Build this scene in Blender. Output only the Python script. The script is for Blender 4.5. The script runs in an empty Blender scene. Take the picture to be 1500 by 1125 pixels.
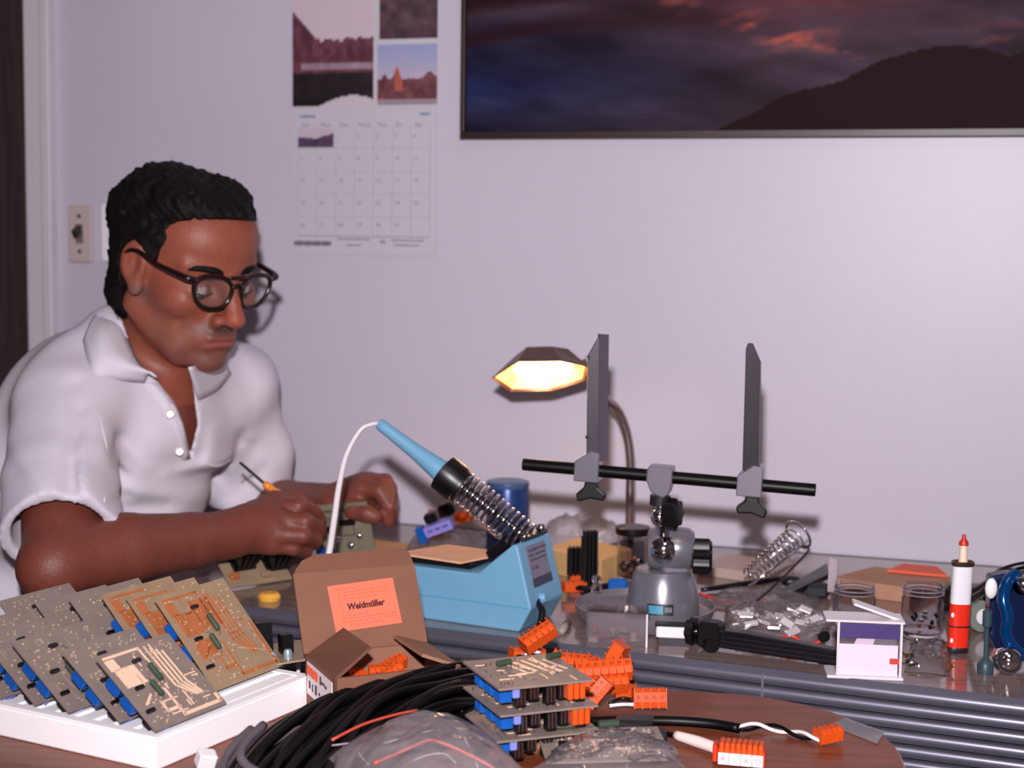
import bpy, math, random
import numpy as np
from mathutils import Vector, Matrix, Euler
R = math.radians
rnd = random.Random(7)
SC = bpy.context.scene
COL = SC.collection

# ------------------------------------------------------------------ camera
FPX = 2300.0
CAM_LOC = Vector((0, 0, 1.16))
PITCH, ROLL = 0.0962, 0.013
CAM_ROT = Euler((math.pi / 2 - PITCH, 0, 0)).to_matrix() @ Euler((0, 0, ROLL)).to_matrix()
cam_data = bpy.data.cameras.new('camera')
cam_data.sensor_width = 36.0
cam_data.lens = FPX * 36.0 / 1500.0
cam_data.clip_start = 0.02
cam_data.dof.use_dof = True
cam_data.dof.focus_distance = 1.4
cam_data.dof.aperture_fstop = 6.5
cam = bpy.data.objects.new('camera', cam_data)
cam.matrix_world = Matrix.Translation(CAM_LOC) @ CAM_ROT.to_4x4()
COL.objects.link(cam)
SC.camera = cam

# ------------------------------------------------------------------ world, flash, exposure
w = bpy.data.worlds.new('world'); SC.world = w; w.use_nodes = True
w.node_tree.nodes['Background'].inputs[0].default_value = (0.30, 0.26, 0.28, 1)
w.node_tree.nodes['Background'].inputs[1].default_value = 0.3
SC.view_settings.view_transform = 'Standard'
SC.view_settings.look = 'None'
SC.view_settings.gamma = 1.0
SC.view_settings.use_curve_mapping = False
SC.view_settings.exposure = 0.0

def lamp(name, kind, loc, power, color=(1, 1, 1), size=0.03, rot=None, sy=None):
    l = bpy.data.lights.new(name, kind); l.energy = power; l.color = color
    if kind == 'AREA':
        l.size = size
        if sy: l.shape = 'RECTANGLE'; l.size_y = sy
    else:
        l.shadow_soft_size = size
    o = bpy.data.objects.new(name, l); o.location = loc
    if rot: o.rotation_euler = rot
    COL.objects.link(o); return o
# the camera's flash gun, a hand's width above the lens
fl_ = lamp('camera_flash', 'SPOT', (-0.025, -0.02, 1.16 + 0.165), 150, (1.0, 0.955, 0.985), 0.022)
fl_.data.spot_size = R(98); fl_.data.spot_blend = 1.0
fl_.rotation_euler = Vector((.155, 1.98, -.06)).to_track_quat('-Z', 'Y').to_euler()
# weak fill added under the ceiling for ambient light, no fitting there
lamp('ambient_fill', 'AREA', (0.3, 0.4, 2.28), 3, (1.0, 0.86, 0.72), 0.5)

# ------------------------------------------------------------------ pixel -> place helpers
def ray(px, py):
    d = CAM_ROT @ Vector(((px - 750.0) / FPX, -(py - 562.5) / FPX, -1.0))
    return d
def at(px, py, Y):
    d = ray(px, py); return CAM_LOC + d * (Y / d.y)
def onz(px, py, z):
    d = ray(px, py); return CAM_LOC + d * ((z - CAM_LOC.z) / d.z)
def proj(p):
    v = CAM_ROT.transposed() @ (Vector(p) - CAM_LOC)
    return 750 + FPX * v.x / -v.z, 562.5 - FPX * v.y / -v.z
TZ = 0.75                                   # table tops

# ------------------------------------------------------------------ mesh builder
def basis(d, up=(0, 0, 1)):
    d = Vector(d).normalized(); u = Vector(up)
    if abs(d.dot(u)) > .99: u = Vector((1, 0, 0))
    x = u.cross(d).normalized(); y = d.cross(x)
    return x, y, d
def smooth_path(pts, n=6):
    pts = [Vector(p) for p in pts]
    if len(pts) < 3: return pts
    P = [pts[0] * 2 - pts[1]] + pts + [pts[-1] * 2 - pts[-2]]
    out = []
    for i in range(1, len(P) - 2):
        a, b, c, d = P[i - 1:i + 3]
        for k in range(n):
            t = k / n
            out.append(0.5 * ((2 * b) + (c - a) * t + (2 * a - 5 * b + 4 * c - d) * t * t + (3 * b - 3 * c + d - a) * t ** 3))
    out.append(pts[-1]); return out
class MB:
    def __init__(s): s.v = []; s.f = []
    def add(s, vs, fs, M=None):
        o = len(s.v)
        for v in vs:
            v = Vector(v); s.v.append(M @ v if M is not None else v)
        for f in fs: s.f.append(tuple(i + o for i in f))
        return s
    def box(s, c, size, M=None, rz=0, rot=None):
        x, y, z = [a / 2 for a in size]
        vs = [(-x, -y, -z), (x, -y, -z), (x, y, -z), (-x, y, -z), (-x, -y, z), (x, -y, z), (x, y, z), (-x, y, z)]
        L = Matrix.Translation(Vector(c))
        if rot is not None: L = L @ (rot.to_4x4() if hasattr(rot, 'to_4x4') else Euler(rot).to_matrix().to_4x4())
        elif rz: L = L @ Matrix.Rotation(rz, 4, 'Z')
        if M is not None: L = M @ L
        return s.add(vs, [(0, 3, 2, 1), (4, 5, 6, 7), (0, 1, 5, 4), (1, 2, 6, 5), (2, 3, 7, 6), (3, 0, 4, 7)], L)
    def bbox(s, c, size, b, M=None, rz=0, rot=None):
        """box with chamfered vertical and horizontal edges"""
        x, y, z = [a / 2 for a in size]
        rings = []
        for zz, ins in ((-z, b), (-z + b, 0), (z - b, 0), (z, b)):
            X, Y = x - ins, y - ins
            rings.append([(-X + b, -Y, zz), (X - b, -Y, zz), (X, -Y + b, zz), (X, Y - b, zz), (X - b, Y, zz), (-X + b, Y, zz), (-X, Y - b, zz), (-X, -Y + b, zz)])
        vs = [v for r in rings for v in r]; fs = [tuple(range(7, -1, -1)), tuple(range(24, 32))]
        for k in range(3):
            for i in range(8):
                j = (i + 1) % 8; fs.append((k * 8 + i, k * 8 + j, k * 8 + 8 + j, k * 8 + 8 + i))
        L = Matrix.Translation(Vector(c))
        if rot is not None: L = L @ (rot.to_4x4() if hasattr(rot, 'to_4x4') else Euler(rot).to_matrix().to_4x4())
        elif rz: L = L @ Matrix.Rotation(rz, 4, 'Z')
        if M is not None: L = M @ L
        return s.add(vs, fs, L)
    def tube(s, pts, r, n=8, M=None, cap=True):
        pts = [Vector(p) for p in pts]; N = len(pts)
        rs = r if isinstance(r, (list, tuple)) else [r] * N
        if len(rs) != N: rs = list(np.interp(np.linspace(0, 1, N), np.linspace(0, 1, len(rs)), rs))
        vs = []; x = None
        for i in range(N):
            d = (pts[min(i + 1, N - 1)] - pts[max(i - 1, 0)])
            if d.length < 1e-9: d = Vector((0, 0, 1))
            d.normalize()
            if x is None: x, y, _ = basis(d)
            else:
                x = (x - d * x.dot(d))
                if x.length < 1e-6: x = basis(d)[0]
                x.normalize(); y = d.cross(x)
            for k in range(n):
                a = 2 * math.pi * k / n
                vs.append(pts[i] + (x * math.cos(a) + y * math.sin(a)) * rs[i])
        fs = []
        for i in range(N - 1):
            for k in range(n):
                j = (k + 1) % n; fs.append((i * n + k, i * n + j, i * n + n + j, i * n + n + k))
        if cap: fs += [tuple(range(n - 1, -1, -1)), tuple(range((N - 1) * n, N * n))]
        return s.add(vs, fs, M)
    def cyl(s, a, b, r, r2=None, n=16, M=None):
        return s.tube([a, b], [r, r if r2 is None else r2], n, M)
    def lathe(s, prof, n=24, c=(0, 0, 0), axis=(0, 0, 1), M=None, cap=True):
        x, y, z = basis(axis); c = Vector(c); vs = []
        for (r, h) in prof:
            for k in range(n):
                a = 2 * math.pi * k / n; vs.append(c + z * h + (x * math.cos(a) + y * math.sin(a)) * max(r, 1e-5))
        fs = []
        for i in range(len(prof) - 1):
            for k in range(n):
                j = (k + 1) % n; fs.append((i * n + k, i * n + j, i * n + n + j, i * n + n + k))
        if cap: fs += [tuple(range(n - 1, -1, -1)), tuple(range((len(prof) - 1) * n, len(prof) * n))]
        return s.add(vs, fs, M)
    def prism(s, poly, d, M=None):
        """closed polygon of 3-D points pushed along d"""
        d = Vector(d); n = len(poly); vs = [Vector(p) for p in poly] + [Vector(p) + d for p in poly]
        fs = [tuple(range(n - 1, -1, -1)), tuple(range(n, 2 * n))] + [(i, (i + 1) % n, n + (i + 1) % n, n + i) for i in range(n)]
        return s.add(vs, fs, M)
    def slab(s, q, t, M=None):
        """quad (3-D corners) given thickness t along its normal"""
        q = [Vector(p) for p in q]; nrm = (q[1] - q[0]).cross(q[-1] - q[0]).normalized()
        return s.prism(q, nrm * t, M)
    def sphere(s, c, r, n=12, m=8, M=None):
        rr = r if isinstance(r, (tuple, list)) else (r, r, r); vs = []; c = Vector(c)
        for i in range(m + 1):
            t = math.pi * i / m
            for k in range(n):
                a = 2 * math.pi * k / n
                vs.append(c + Vector((rr[0] * math.sin(t) * math.cos(a), rr[1] * math.sin(t) * math.sin(a), rr[2] * math.cos(t))))
        fs = [(i * n + k, i * n + n + k, i * n + n + (k + 1) % n, i * n + (k + 1) % n) for i in range(m) for k in range(n)]
        return s.add(vs, fs, M)
    def grid(s, fn, nu, nv, closed=False):
        o = [fn(i / nu, j / nv) for j in range(nv + 1) for i in range(nu + 1)]
        return s.add(o, [(j * (nu + 1) + i, j * (nu + 1) + i + 1, (j + 1) * (nu + 1) + i + 1, (j + 1) * (nu + 1) + i) for j in range(nv) for i in range(nu)])
    def build(s, name, m, parent=None, smooth=False, world=True, bevel=0, solid=0):
        """one mesh object; vertices are world coordinates unless world=False (local to the parent)"""
        me = bpy.data.meshes.new(name)
        vs = s.v
        if parent is not None and world:
            inv = WM(parent).inverted(); vs = [inv @ v for v in vs]
        org = Vector((0, 0, 0))
        if parent is None:
            xs = [v.x for v in vs]; ys = [v.y for v in vs]; zs = [v.z for v in vs]
            org = Vector(((min(xs) + max(xs)) / 2, (min(ys) + max(ys)) / 2, min(zs)))
            vs = [v - org for v in vs]
        me.from_pydata([tuple(v) for v in vs], [], s.f)
        me.validate()
        if smooth:
            me.polygons.foreach_set('use_smooth', [True] * len(me.polygons))
            if smooth != 'all':
                try: me.set_sharp_from_angle(angle=R(38))
                except Exception: pass
        me.update()
        o = bpy.data.objects.new(name, me); o.location = org; COL.objects.link(o)
        me.materials.append(m)
        if parent is not None: o.parent = parent
        if bevel:
            b = o.modifiers.new('bevel', 'BEVEL'); b.width = bevel; b.segments = 2; b.limit_method = 'ANGLE'; b.angle_limit = R(40)
        if solid:
            b = o.modifiers.new('solid', 'SOLIDIFY'); b.thickness = solid; b.offset = 0
        return o
def WM(o):
    m = Matrix.LocRotScale(o.location, o.rotation_euler, o.scale)
    return (WM(o.parent) @ m) if o.parent else m
def thing(name, label, cat, loc=(0, 0, 0), rot=(0, 0, 0), group=None):
    o = bpy.data.objects.new(name, None); o.empty_display_size = .02; COL.objects.link(o)
    o.location = loc; o.rotation_euler = rot
    return tag(o, label, cat, group)
def tag(o, label=None, cat=None, group=None, kind=None):
    if label: o['label'] = label
    if cat: o['category'] = cat
    if group: o['group'] = group
    if kind: o['kind'] = kind
    return o
def copy_tree(o, parent=None):
    c = o.copy(); COL.objects.link(c)
    if parent is not None: c.parent = parent
    for ch in [x for x in list(COL.objects) if x.parent == o]: copy_tree(ch, c)
    return c

# ------------------------------------------------------------------ materials
def lin(c):
    return tuple((x / 255.0) ** 2.2 for x in c)
_mats = {}
def mat(name, rgb, rough=.5, metal=0, spec=.5, trans=0, ior=1.45, noise=0, nscale=40, bump=0, bscale=200, emit=0, coat=0, stretch=None, alpha=1, sub=0):
    if name in _mats: return _mats[name]
    m = bpy.data.materials.new(name); m.use_nodes = True; nt = m.node_tree; b = nt.nodes['Principled BSDF']
    c = lin(rgb) + (1,)
    b.inputs['Base Color'].default_value = c
    b.inputs['Roughness'].default_value = rough
    b.inputs['Metallic'].default_value = metal
    b.inputs['Specular IOR Level'].default_value = spec
    b.inputs['Transmission Weight'].default_value = trans
    b.inputs['IOR'].default_value = ior
    b.inputs['Coat Weight'].default_value = coat
    b.inputs['Alpha'].default_value = alpha
    if sub: b.inputs['Subsurface Weight'].default_value = sub; b.inputs['Subsurface Radius'].default_value = (.012, .004, .002); b.inputs['Subsurface Scale'].default_value = 1
    if emit:
        b.inputs['Emission Color'].default_value = c; b.inputs['Emission Strength'].default_value = emit
    tc = nt.nodes.new('ShaderNodeTexCoord'); vec = tc.outputs['Object']
    if stretch:
        mp = nt.nodes.new('ShaderNodeMapping'); mp.inputs['Scale'].default_value = stretch
        nt.links.new(vec, mp.inputs['Vector']); vec = mp.outputs['Vector']
    if noise:
        n = nt.nodes.new('ShaderNodeTexNoise'); n.inputs['Scale'].default_value = nscale; n.inputs['Detail'].default_value = 4
        nt.links.new(vec, n.inputs['Vector'])
        r = nt.nodes.new('ShaderNodeValToRGB')
        r.color_ramp.elements[0].position = .3; r.color_ramp.elements[1].position = .7
        r.color_ramp.elements[0].color = tuple(x * (1 - noise) for x in c[:3]) + (1,)
        r.color_ramp.elements[1].color = tuple(min(1, x * (1 + noise)) for x in c[:3]) + (1,)
        nt.links.new(n.outputs['Fac'], r.inputs['Fac']); nt.links.new(r.outputs['Color'], b.inputs['Base Color'])
    if bump:
        n = nt.nodes.new('ShaderNodeTexNoise'); n.inputs['Scale'].default_value = bscale; n.inputs['Detail'].default_value = 3
        nt.links.new(vec, n.inputs['Vector'])
        bp = nt.nodes.new('ShaderNodeBump'); bp.inputs['Strength'].default_value = min(1, bump); bp.inputs['Distance'].default_value = .001
        nt.links.new(n.outputs['Fac'], bp.inputs['Height']); nt.links.new(bp.outputs['Normal'], b.inputs['Normal'])
    _mats[name] = m; return m
def film(name, rgb, opacity=.15, rough=.12, gloss=.35, bump=0, bscale=60):
    """thin clear plastic film: see-through, with a glossy sheen"""
    if name in _mats: return _mats[name]
    m = bpy.data.materials.new(name); m.use_nodes = True; nt = m.node_tree
    out = nt.nodes['Material Output']; nt.nodes.remove(nt.nodes['Principled BSDF'])
    tr = nt.nodes.new('ShaderNodeBsdfTransparent'); tr.inputs[0].default_value = (.93, .92, .93, 1)
    df = nt.nodes.new('ShaderNodeBsdfDiffuse'); df.inputs[0].default_value = lin(rgb) + (1,)
    gl = nt.nodes.new('ShaderNodeBsdfGlossy'); gl.inputs['Roughness'].default_value = rough
    m1 = nt.nodes.new('ShaderNodeMixShader'); m1.inputs[0].default_value = opacity
    nt.links.new(tr.outputs[0], m1.inputs[1]); nt.links.new(df.outputs[0], m1.inputs[2])
    lw = nt.nodes.new('ShaderNodeLayerWeight'); lw.inputs['Blend'].default_value = gloss
    m2 = nt.nodes.new('ShaderNodeMixShader')
    nt.links.new(lw.outputs['Fresnel'], m2.inputs[0]); nt.links.new(m1.outputs[0], m2.inputs[1]); nt.links.new(gl.outputs[0], m2.inputs[2])
    if bump:
        n = nt.nodes.new('ShaderNodeTexNoise'); n.inputs['Scale'].default_value = bscale; n.inputs['Detail'].default_value = 2
        tc = nt.nodes.new('ShaderNodeTexCoord'); nt.links.new(tc.outputs['Object'], n.inputs['Vector'])
        bp = nt.nodes.new('ShaderNodeBump'); bp.inputs['Strength'].default_value = 1; bp.inputs['Distance'].default_value = bump
        nt.links.new(n.outputs['Fac'], bp.inputs['Height'])
        nt.links.new(bp.outputs['Normal'], gl.inputs['Normal']); nt.links.new(bp.outputs['Normal'], lw.inputs['Normal'])
    nt.links.new(m2.outputs[0], out.inputs[0]); _mats[name] = m; return m
def vcol_mat(name, rough=.6, bump=0, bscale=200, sub=0, spec=.5, noise=0):
    """material reading the mesh's own painted pigment attribute 'col'"""
    if name in _mats: return _mats[name]
    m = mat(name, (200, 200, 200), rough, spec=spec, bump=bump, bscale=bscale, sub=sub); nt = m.node_tree
    a = nt.nodes.new('ShaderNodeAttribute'); a.attribute_name = 'col'; src = a.outputs['Color']
    if noise:
        n = nt.nodes.new('ShaderNodeTexNoise'); n.inputs['Scale'].default_value = 90; n.inputs['Detail'].default_value = 5
        mr = nt.nodes.new('ShaderNodeMapRange'); mr.inputs[3].default_value = 1 - noise; mr.inputs[4].default_value = 1 + noise
        nt.links.new(n.outputs['Fac'], mr.inputs[0])
        mx = nt.nodes.new('ShaderNodeVectorMath'); mx.operation = 'SCALE'
        nt.links.new(src, mx.inputs[0]); nt.links.new(mr.outputs[0], mx.inputs['Scale']); src = mx.outputs[0]
    nt.links.new(src, m.node_tree.nodes['Principled BSDF'].inputs['Base Color']); return m
def set_cols(o, cols):
    a = o.data.attributes.new('col', 'FLOAT_COLOR', 'POINT')
    c = np.ones((len(o.data.vertices), 4), np.float32); c[:, :3] = cols
    a.data.foreach_set('color', c.ravel())
def print_panel(name, M, wd, ht, nx, nz, fn, m, parent=None, thick=.0008):
    """flat printed sheet: fn(u,v)->rgb 0-255 arrays (u right, v up); M places it, local x right, z up, -y outward"""
    us = np.linspace(0, 1, nx + 1); vs_ = np.linspace(0, 1, nz + 1); U, V = np.meshgrid(us, vs_)
    verts = [M @ Vector((u * wd, 0, v * ht)) for u, v in zip(U.ravel(), V.ravel())]
    n0 = len(verts); nrm = (M.to_3x3() @ Vector((0, 1, 0))) * thick
    mb = MB(); mb.v = verts; w1 = nx + 1
    mb.f = [(j * w1 + i, j * w1 + i + 1, (j + 1) * w1 + i + 1, (j + 1) * w1 + i) for j in range(nz) for i in range(nx)]
    bc = [0, nx, nz * w1 + nx, nz * w1]
    mb.v = verts + [verts[b] + nrm for b in bc]
    mb.f += [(n0 + 3, n0 + 2, n0 + 1, n0)]
    o = mb.build(name, m, parent)
    cols = np.stack(fn(U.ravel(), V.ravel()), -1) / 255.0
    cols = np.clip(cols, 0, 1) ** 2.2
    cols = np.vstack([cols, np.tile([[.6, .6, .6]], (4, 1))])
    set_cols(o, cols); return o
def vnoise(x, y, seed=0, oct=5):
    """smooth value noise in numpy"""
    out = np.zeros_like(x, dtype=float); amp = 1; tot = 0; rs = np.random.RandomState(seed)
    for o in range(oct):
        g = rs.rand(64, 64); X = x * 2 ** o; Y = y * 2 ** o
        xi = np.floor(X).astype(int); yi = np.floor(Y).astype(int); fx = X - xi; fy = Y - yi
        fx = fx * fx * (3 - 2 * fx); fy = fy * fy * (3 - 2 * fy)
        a = g[yi % 64, xi % 64]; b = g[yi % 64, (xi + 1) % 64]; c = g[(yi + 1) % 64, xi % 64]; d = g[(yi + 1) % 64, (xi + 1) % 64]
        out += amp * (a * (1 - fx) * (1 - fy) + b * fx * (1 - fy) + c * (1 - fx) * fy + d * fx * fy); tot += amp; amp *= .5
    return out / tot
def text(name, s, size, M, m, parent, extrude=.0001, align='LEFT', bold=0, shear=0, xs=1.0):
    """lettering on local xy plane of M"""
    cu = bpy.data.curves.new(name, 'FONT'); cu.body = s; cu.size = size; cu.extrude = extrude; cu.align_x = align
    cu.offset = bold; cu.shear = shear; cu.resolution_u = 2
    t = bpy.data.objects.new(name, cu); COL.objects.link(t)
    dg = bpy.context.evaluated_depsgraph_get(); me = bpy.data.meshes.new_from_object(t.evaluated_get(dg))
    bpy.data.objects.remove(t)
    inv = WM(parent).inverted() if parent else Matrix()
    me.transform(inv @ M @ Matrix.Diagonal((xs, 1, 1, 1)))
    me.materials.clear(); me.materials.append(m)
    o = bpy.data.objects.new(name, me); COL.objects.link(o); o.parent = parent; return o
def frame_of(o, x, y):
    """matrix with origin o, x axis x, y axis ~y"""
    x = Vector(x).normalized(); y = Vector(y); y = (y - x * y.dot(x)).normalized(); z = x.cross(y)
    M = Matrix((x, y, z)).transposed().to_4x4(); M.translation = Vector(o); return M

# ------------------------------------------------------------------ signed-distance sculpting
class SDF:
    def __init__(s, xs, ys, zs):
        s.x, s.y, s.z = [np.asarray(a, np.float32) for a in (xs, ys, zs)]
        s.D = np.full((len(s.x), len(s.y), len(s.z)), .2, np.float32)
    def _loc(s, lo, hi):
        i = [max(0, np.searchsorted(a, l) - 1) for a, l in zip((s.x, s.y, s.z), lo)]
        j = [min(len(a), np.searchsorted(a, h) + 1) for a, h in zip((s.x, s.y, s.z), hi)]
        if any(b <= a for a, b in zip(i, j)): return None, None
        sl = tuple(slice(a, b) for a, b in zip(i, j))
        return sl, (s.x[sl[0]][:, None, None], s.y[sl[1]][None, :, None], s.z[sl[2]][None, None, :])
    def comb(s, sl, d, op, k):
        A = s.D[sl]
        if op == 'add':
            if k <= 0: s.D[sl] = np.minimum(A, d)
            else:
                h = np.clip(.5 + .5 * (A - d) / k, 0, 1); s.D[sl] = A * (1 - h) + d * h - k * h * (1 - h)
        else:
            d = -d
            if k <= 0: s.D[sl] = np.maximum(A, d)
            else:
                h = np.clip(.5 - .5 * (A - d) / k, 0, 1); s.D[sl] = A * (1 - h) + d * h + k * h * (1 - h)
    def ell(s, c, r, rot=None, k=.01, op='add'):
        c = np.array(c, np.float32); r = np.array(r, np.float32) if hasattr(r, '__len__') else np.array([r] * 3, np.float32)
        m = float(r.max()) + k + .012
        sl, P = s._loc(c - m, c + m)
        if sl is None: return s
        X, Y, Z = P[0] - c[0], P[1] - c[1], P[2] - c[2]
        if rot is not None:
            Q = np.array(rot, np.float32)      # rows = local axes in world
            X, Y, Z = [Q[i][0] * X + Q[i][1] * Y + Q[i][2] * Z for i in range(3)]
        q0 = np.sqrt((X / r[0]) ** 2 + (Y / r[1]) ** 2 + (Z / r[2]) ** 2) + 1e-6
        q1 = np.sqrt((X / r[0] ** 2) ** 2 + (Y / r[1] ** 2) ** 2 + (Z / r[2] ** 2) ** 2) + 1e-6
        s.comb(sl, q0 * (q0 - 1) / q1, op, k); return s
    def cap(s, a, b, ra, rb=None, k=.01, op='add'):
        a = np.array(a, np.float32); b = np.array(b, np.float32); rb = ra if rb is None else rb
        m = max(ra, rb) + k + .012
        sl, P = s._loc(np.minimum(a, b) - m, np.maximum(a, b) + m)
        if sl is None: return s
        ba = b - a; L2 = float((ba ** 2).sum()) + 1e-12
        X, Y, Z = P[0] - a[0], P[1] - a[1], P[2] - a[2]
        t = np.clip((X * ba[0] + Y * ba[1] + Z * ba[2]) / L2, 0, 1)
        d = np.sqrt((X - t * ba[0]) ** 2 + (Y - t * ba[1]) ** 2 + (Z - t * ba[2]) ** 2) - (ra + (rb - ra) * t)
        s.comb(sl, d, op, k); return s
    def chain(s, pts, rs, k=.01, op='add'):
        for i in range(len(pts) - 1): s.cap(pts[i], pts[i + 1], rs[i], rs[i + 1], k if i == 0 else min(k, .006), op)
        return s
    def cut_plane(s, p, n, lo, hi, k=.004):
        """remove what lies on the +n side inside the box"""
        sl, P = s._loc(np.array(lo), np.array(hi))
        if sl is None: return s
        n = Vector(n).normalized()
        d = (P[0] - p[0]) * n[0] + (P[1] - p[1]) * n[1] + (P[2] - p[2]) * n[2]
        A = s.D[sl]; s.D[sl] = np.maximum(A, np.broadcast_to(d, A.shape)); return s
    def field(s, fn, lo=None, hi=None):
        lo = (-9, -9, -9) if lo is None else lo; hi = (9, 9, 9) if hi is None else hi
        sl, P = s._loc(np.array(lo), np.array(hi)); s.D[sl] = fn(s.D[sl], *P); return s
    def mesh(s, name, m, parent=None, smooth_iter=1):
        D = s.D; S = D < 0
        nx, ny, nz = S.shape
        cnt = np.zeros((nx - 1, ny - 1, nz - 1), np.int8)
        for a in (0, 1):
            for b in (0, 1):
                for c in (0, 1): cnt += S[a:nx - 1 + a, b:ny - 1 + b, c:nz - 1 + c]
        act = (cnt > 0) & (cnt < 8); I = np.argwhere(act)
        idx = np.full(act.shape, -1, np.int32); idx[act] = np.arange(len(I))
        acc = np.zeros((len(I), 3)); n = np.zeros(len(I)); i, j, k = I.T
        ax = (s.x, s.y, s.z)
        for axis in range(3):
            o1, o2 = [a for a in range(3) if a != axis]
            for p in (0, 1):
                for q in (0, 1):
                    A = I.copy(); A[:, o1] += p; A[:, o2] += q; B = A.copy(); B[:, axis] += 1
                    da = D[A[:, 0], A[:, 1], A[:, 2]]; db = D[B[:, 0], B[:, 1], B[:, 2]]
                    c = (da < 0) != (db < 0); t = np.where(c, da / np.where(c, da - db, 1), 0)
                    pos = np.empty((len(I), 3))
                    pos[:, o1] = ax[o1][A[:, o1]]; pos[:, o2] = ax[o2][A[:, o2]]
                    pos[:, axis] = ax[axis][A[:, axis]] * (1 - t) + ax[axis][B[:, axis]] * t
                    acc[c] += pos[c]; n[c] += 1
        V = acc / n[:, None]; quads = []
        for axis in range(3):
            o1, o2 = [(1, 2), (2, 0), (0, 1)][axis]
            a = [slice(1, None)] * 3; 
            sA = [slice(None)] * 3; sB = [slice(None)] * 3
            sA[axis] = slice(0, -1); sB[axis] = slice(1, None)
            for o in (o1, o2): sA[o] = slice(1, -1); sB[o] = slice(1, -1)
            a0 = S[tuple(sA)]; b0 = S[tuple(sB)]
            for flip, msk in ((False, a0 & ~b0), (True, ~a0 & b0)):
                E = np.argwhere(msk)
                if not len(E): continue
                E = E.copy(); E[:, o1] += 1; E[:, o2] += 1
                def cell(d1, d2):
                    C = E.copy(); C[:, o1] -= d1; C[:, o2] -= d2; return idx[C[:, 0], C[:, 1], C[:, 2]]
                q = np.stack([cell(1, 1), cell(0, 1), cell(0, 0), cell(1, 0)], 1)
                quads.append(q[:, ::-1] if flip else q)
        Q = np.vstack(quads)
        for _ in range(smooth_iter):
            su = np.zeros_like(V); ct = np.zeros(len(V))
            for a in range(4):
                b = (a + 1) % 4
                np.add.at(su, Q[:, a], V[Q[:, b]]); np.add.at(ct, Q[:, a], 1)
                np.add.at(su, Q[:, b], V[Q[:, a]]); np.add.at(ct, Q[:, b], 1)
            V = V * .5 + .5 * su / np.maximum(ct, 1)[:, None]
        W = V.copy()
        org = Vector((0, 0, 0))
        if parent is not None:
            M = np.array(WM(parent).inverted()); V = V @ M[:3, :3].T + M[:3, 3]
        me = bpy.data.meshes.new(name); me.vertices.add(len(V)); me.vertices.foreach_set('co', V.astype(np.float32).ravel())
        me.loops.add(len(Q) * 4); me.loops.foreach_set('vertex_index', Q.astype(np.int32).ravel())
        me.polygons.add(len(Q)); me.polygons.foreach_set('loop_start', np.arange(0, len(Q) * 4, 4, dtype=np.int32))
        me.polygons.foreach_set('use_smooth', np.ones(len(Q), bool)); me.update(calc_edges=True); me.validate()
        o = bpy.data.objects.new(name, me); COL.objects.link(o); me.materials.append(m)
        if parent is not None: o.parent = parent
        return o, W
def spacing(*segs):
    """segs: (from, to, step) ... joined rectilinear axis"""
    out = []
    for a, b, st in segs:
        n = max(1, int(round((b - a) / st))); out += list(np.linspace(a, b, n, endpoint=False))
    return np.array(out + [segs[-1][1]])
# ================================================================== THE ROOM
JA, JB = onz(578, 765, TZ), onz(1500, 831, TZ)          # where the table meets the wall
WD = Vector((JB.x - JA.x, JB.y - JA.y, 0)).normalized()   # along the wall, to the right
WN = Vector((WD.y, -WD.x, 0))                             # out of the wall, into the room
W0 = Vector((JA.x, JA.y, 0))
def wp(t, n, z): return W0 + WD * t + WN * n + Vector((0, 0, z))
def wall_hit(px, py, n=0.0):
    d = ray(px, py); p0 = W0 + WN * n; s = (p0 - CAM_LOC).dot(WN) / d.dot(WN); p = CAM_LOC + d * s
    return (p - W0).dot(WD), p.z
WROT = Matrix((WD, -WN, Vector((0, 0, 1)))).transposed()   # local x along the wall, y into the wall, z up
def wbox(mb, t0, t1, n0, n1, z0, z1):
    return mb.box(wp((t0 + t1) / 2, (n0 + n1) / 2, (z0 + z1) / 2), (t1 - t0, abs(n1 - n0), z1 - z0), rot=WROT)
H = 2.4
m_wall = mat("painted_wall", (194, 186, 201), .42, noise=.03, nscale=3, bump=.15, bscale=350)
m_trim = mat('painted_trim', (205, 198, 208), .35, noise=.02, nscale=6)
tA = wall_hit(85, 300)[0]; tB = wall_hit(44, 300)[0]     # casing right and left edges
tD0 = tB - .80                                            # far side of the doorway
mb = MB()
wbox(mb, tA - .01, 1.95, 0, -.10, 0, H)
wbox(mb, tD0 - .35, tD0 - .0, 0, -.10, 0, H)
wbox(mb, tD0, tA - .01, 0, -.10, 2.06, H)
mb.build('wall_back', m_wall); bpy.data.objects['wall_back']['kind'] = 'structure'
def struct(mb, name, m, **k): return tag(mb.build(name, m, **k), kind='structure')
TL, TR, DEP = tD0 - .35, 1.95, 3.2
mb = MB(); wbox(mb, TL - .1, TL, -.1, DEP, 0, H); struct(mb, 'wall_left', m_wall)
mb = MB(); wbox(mb, TR, TR + .1, -.1, DEP, 0, H); struct(mb, 'wall_right', m_wall)
mb = MB(); wbox(mb, TL - .1, TR + .1, DEP, DEP + .1, 0, H); struct(mb, 'wall_front', m_wall)
mb = MB(); wbox(mb, TL - .1, TR + .1, -1.0, DEP + .1, -.05, 0); struct(mb, 'floor', mat('brown_floor', (112, 88, 76), .5, noise=.15, nscale=12))
mb = MB(); wbox(mb, TL - .1, TR + .1, -.1, DEP + .1, H, H + .05); struct(mb, 'ceiling', mat('ceiling_paint', (215, 208, 208), .7))
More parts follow.
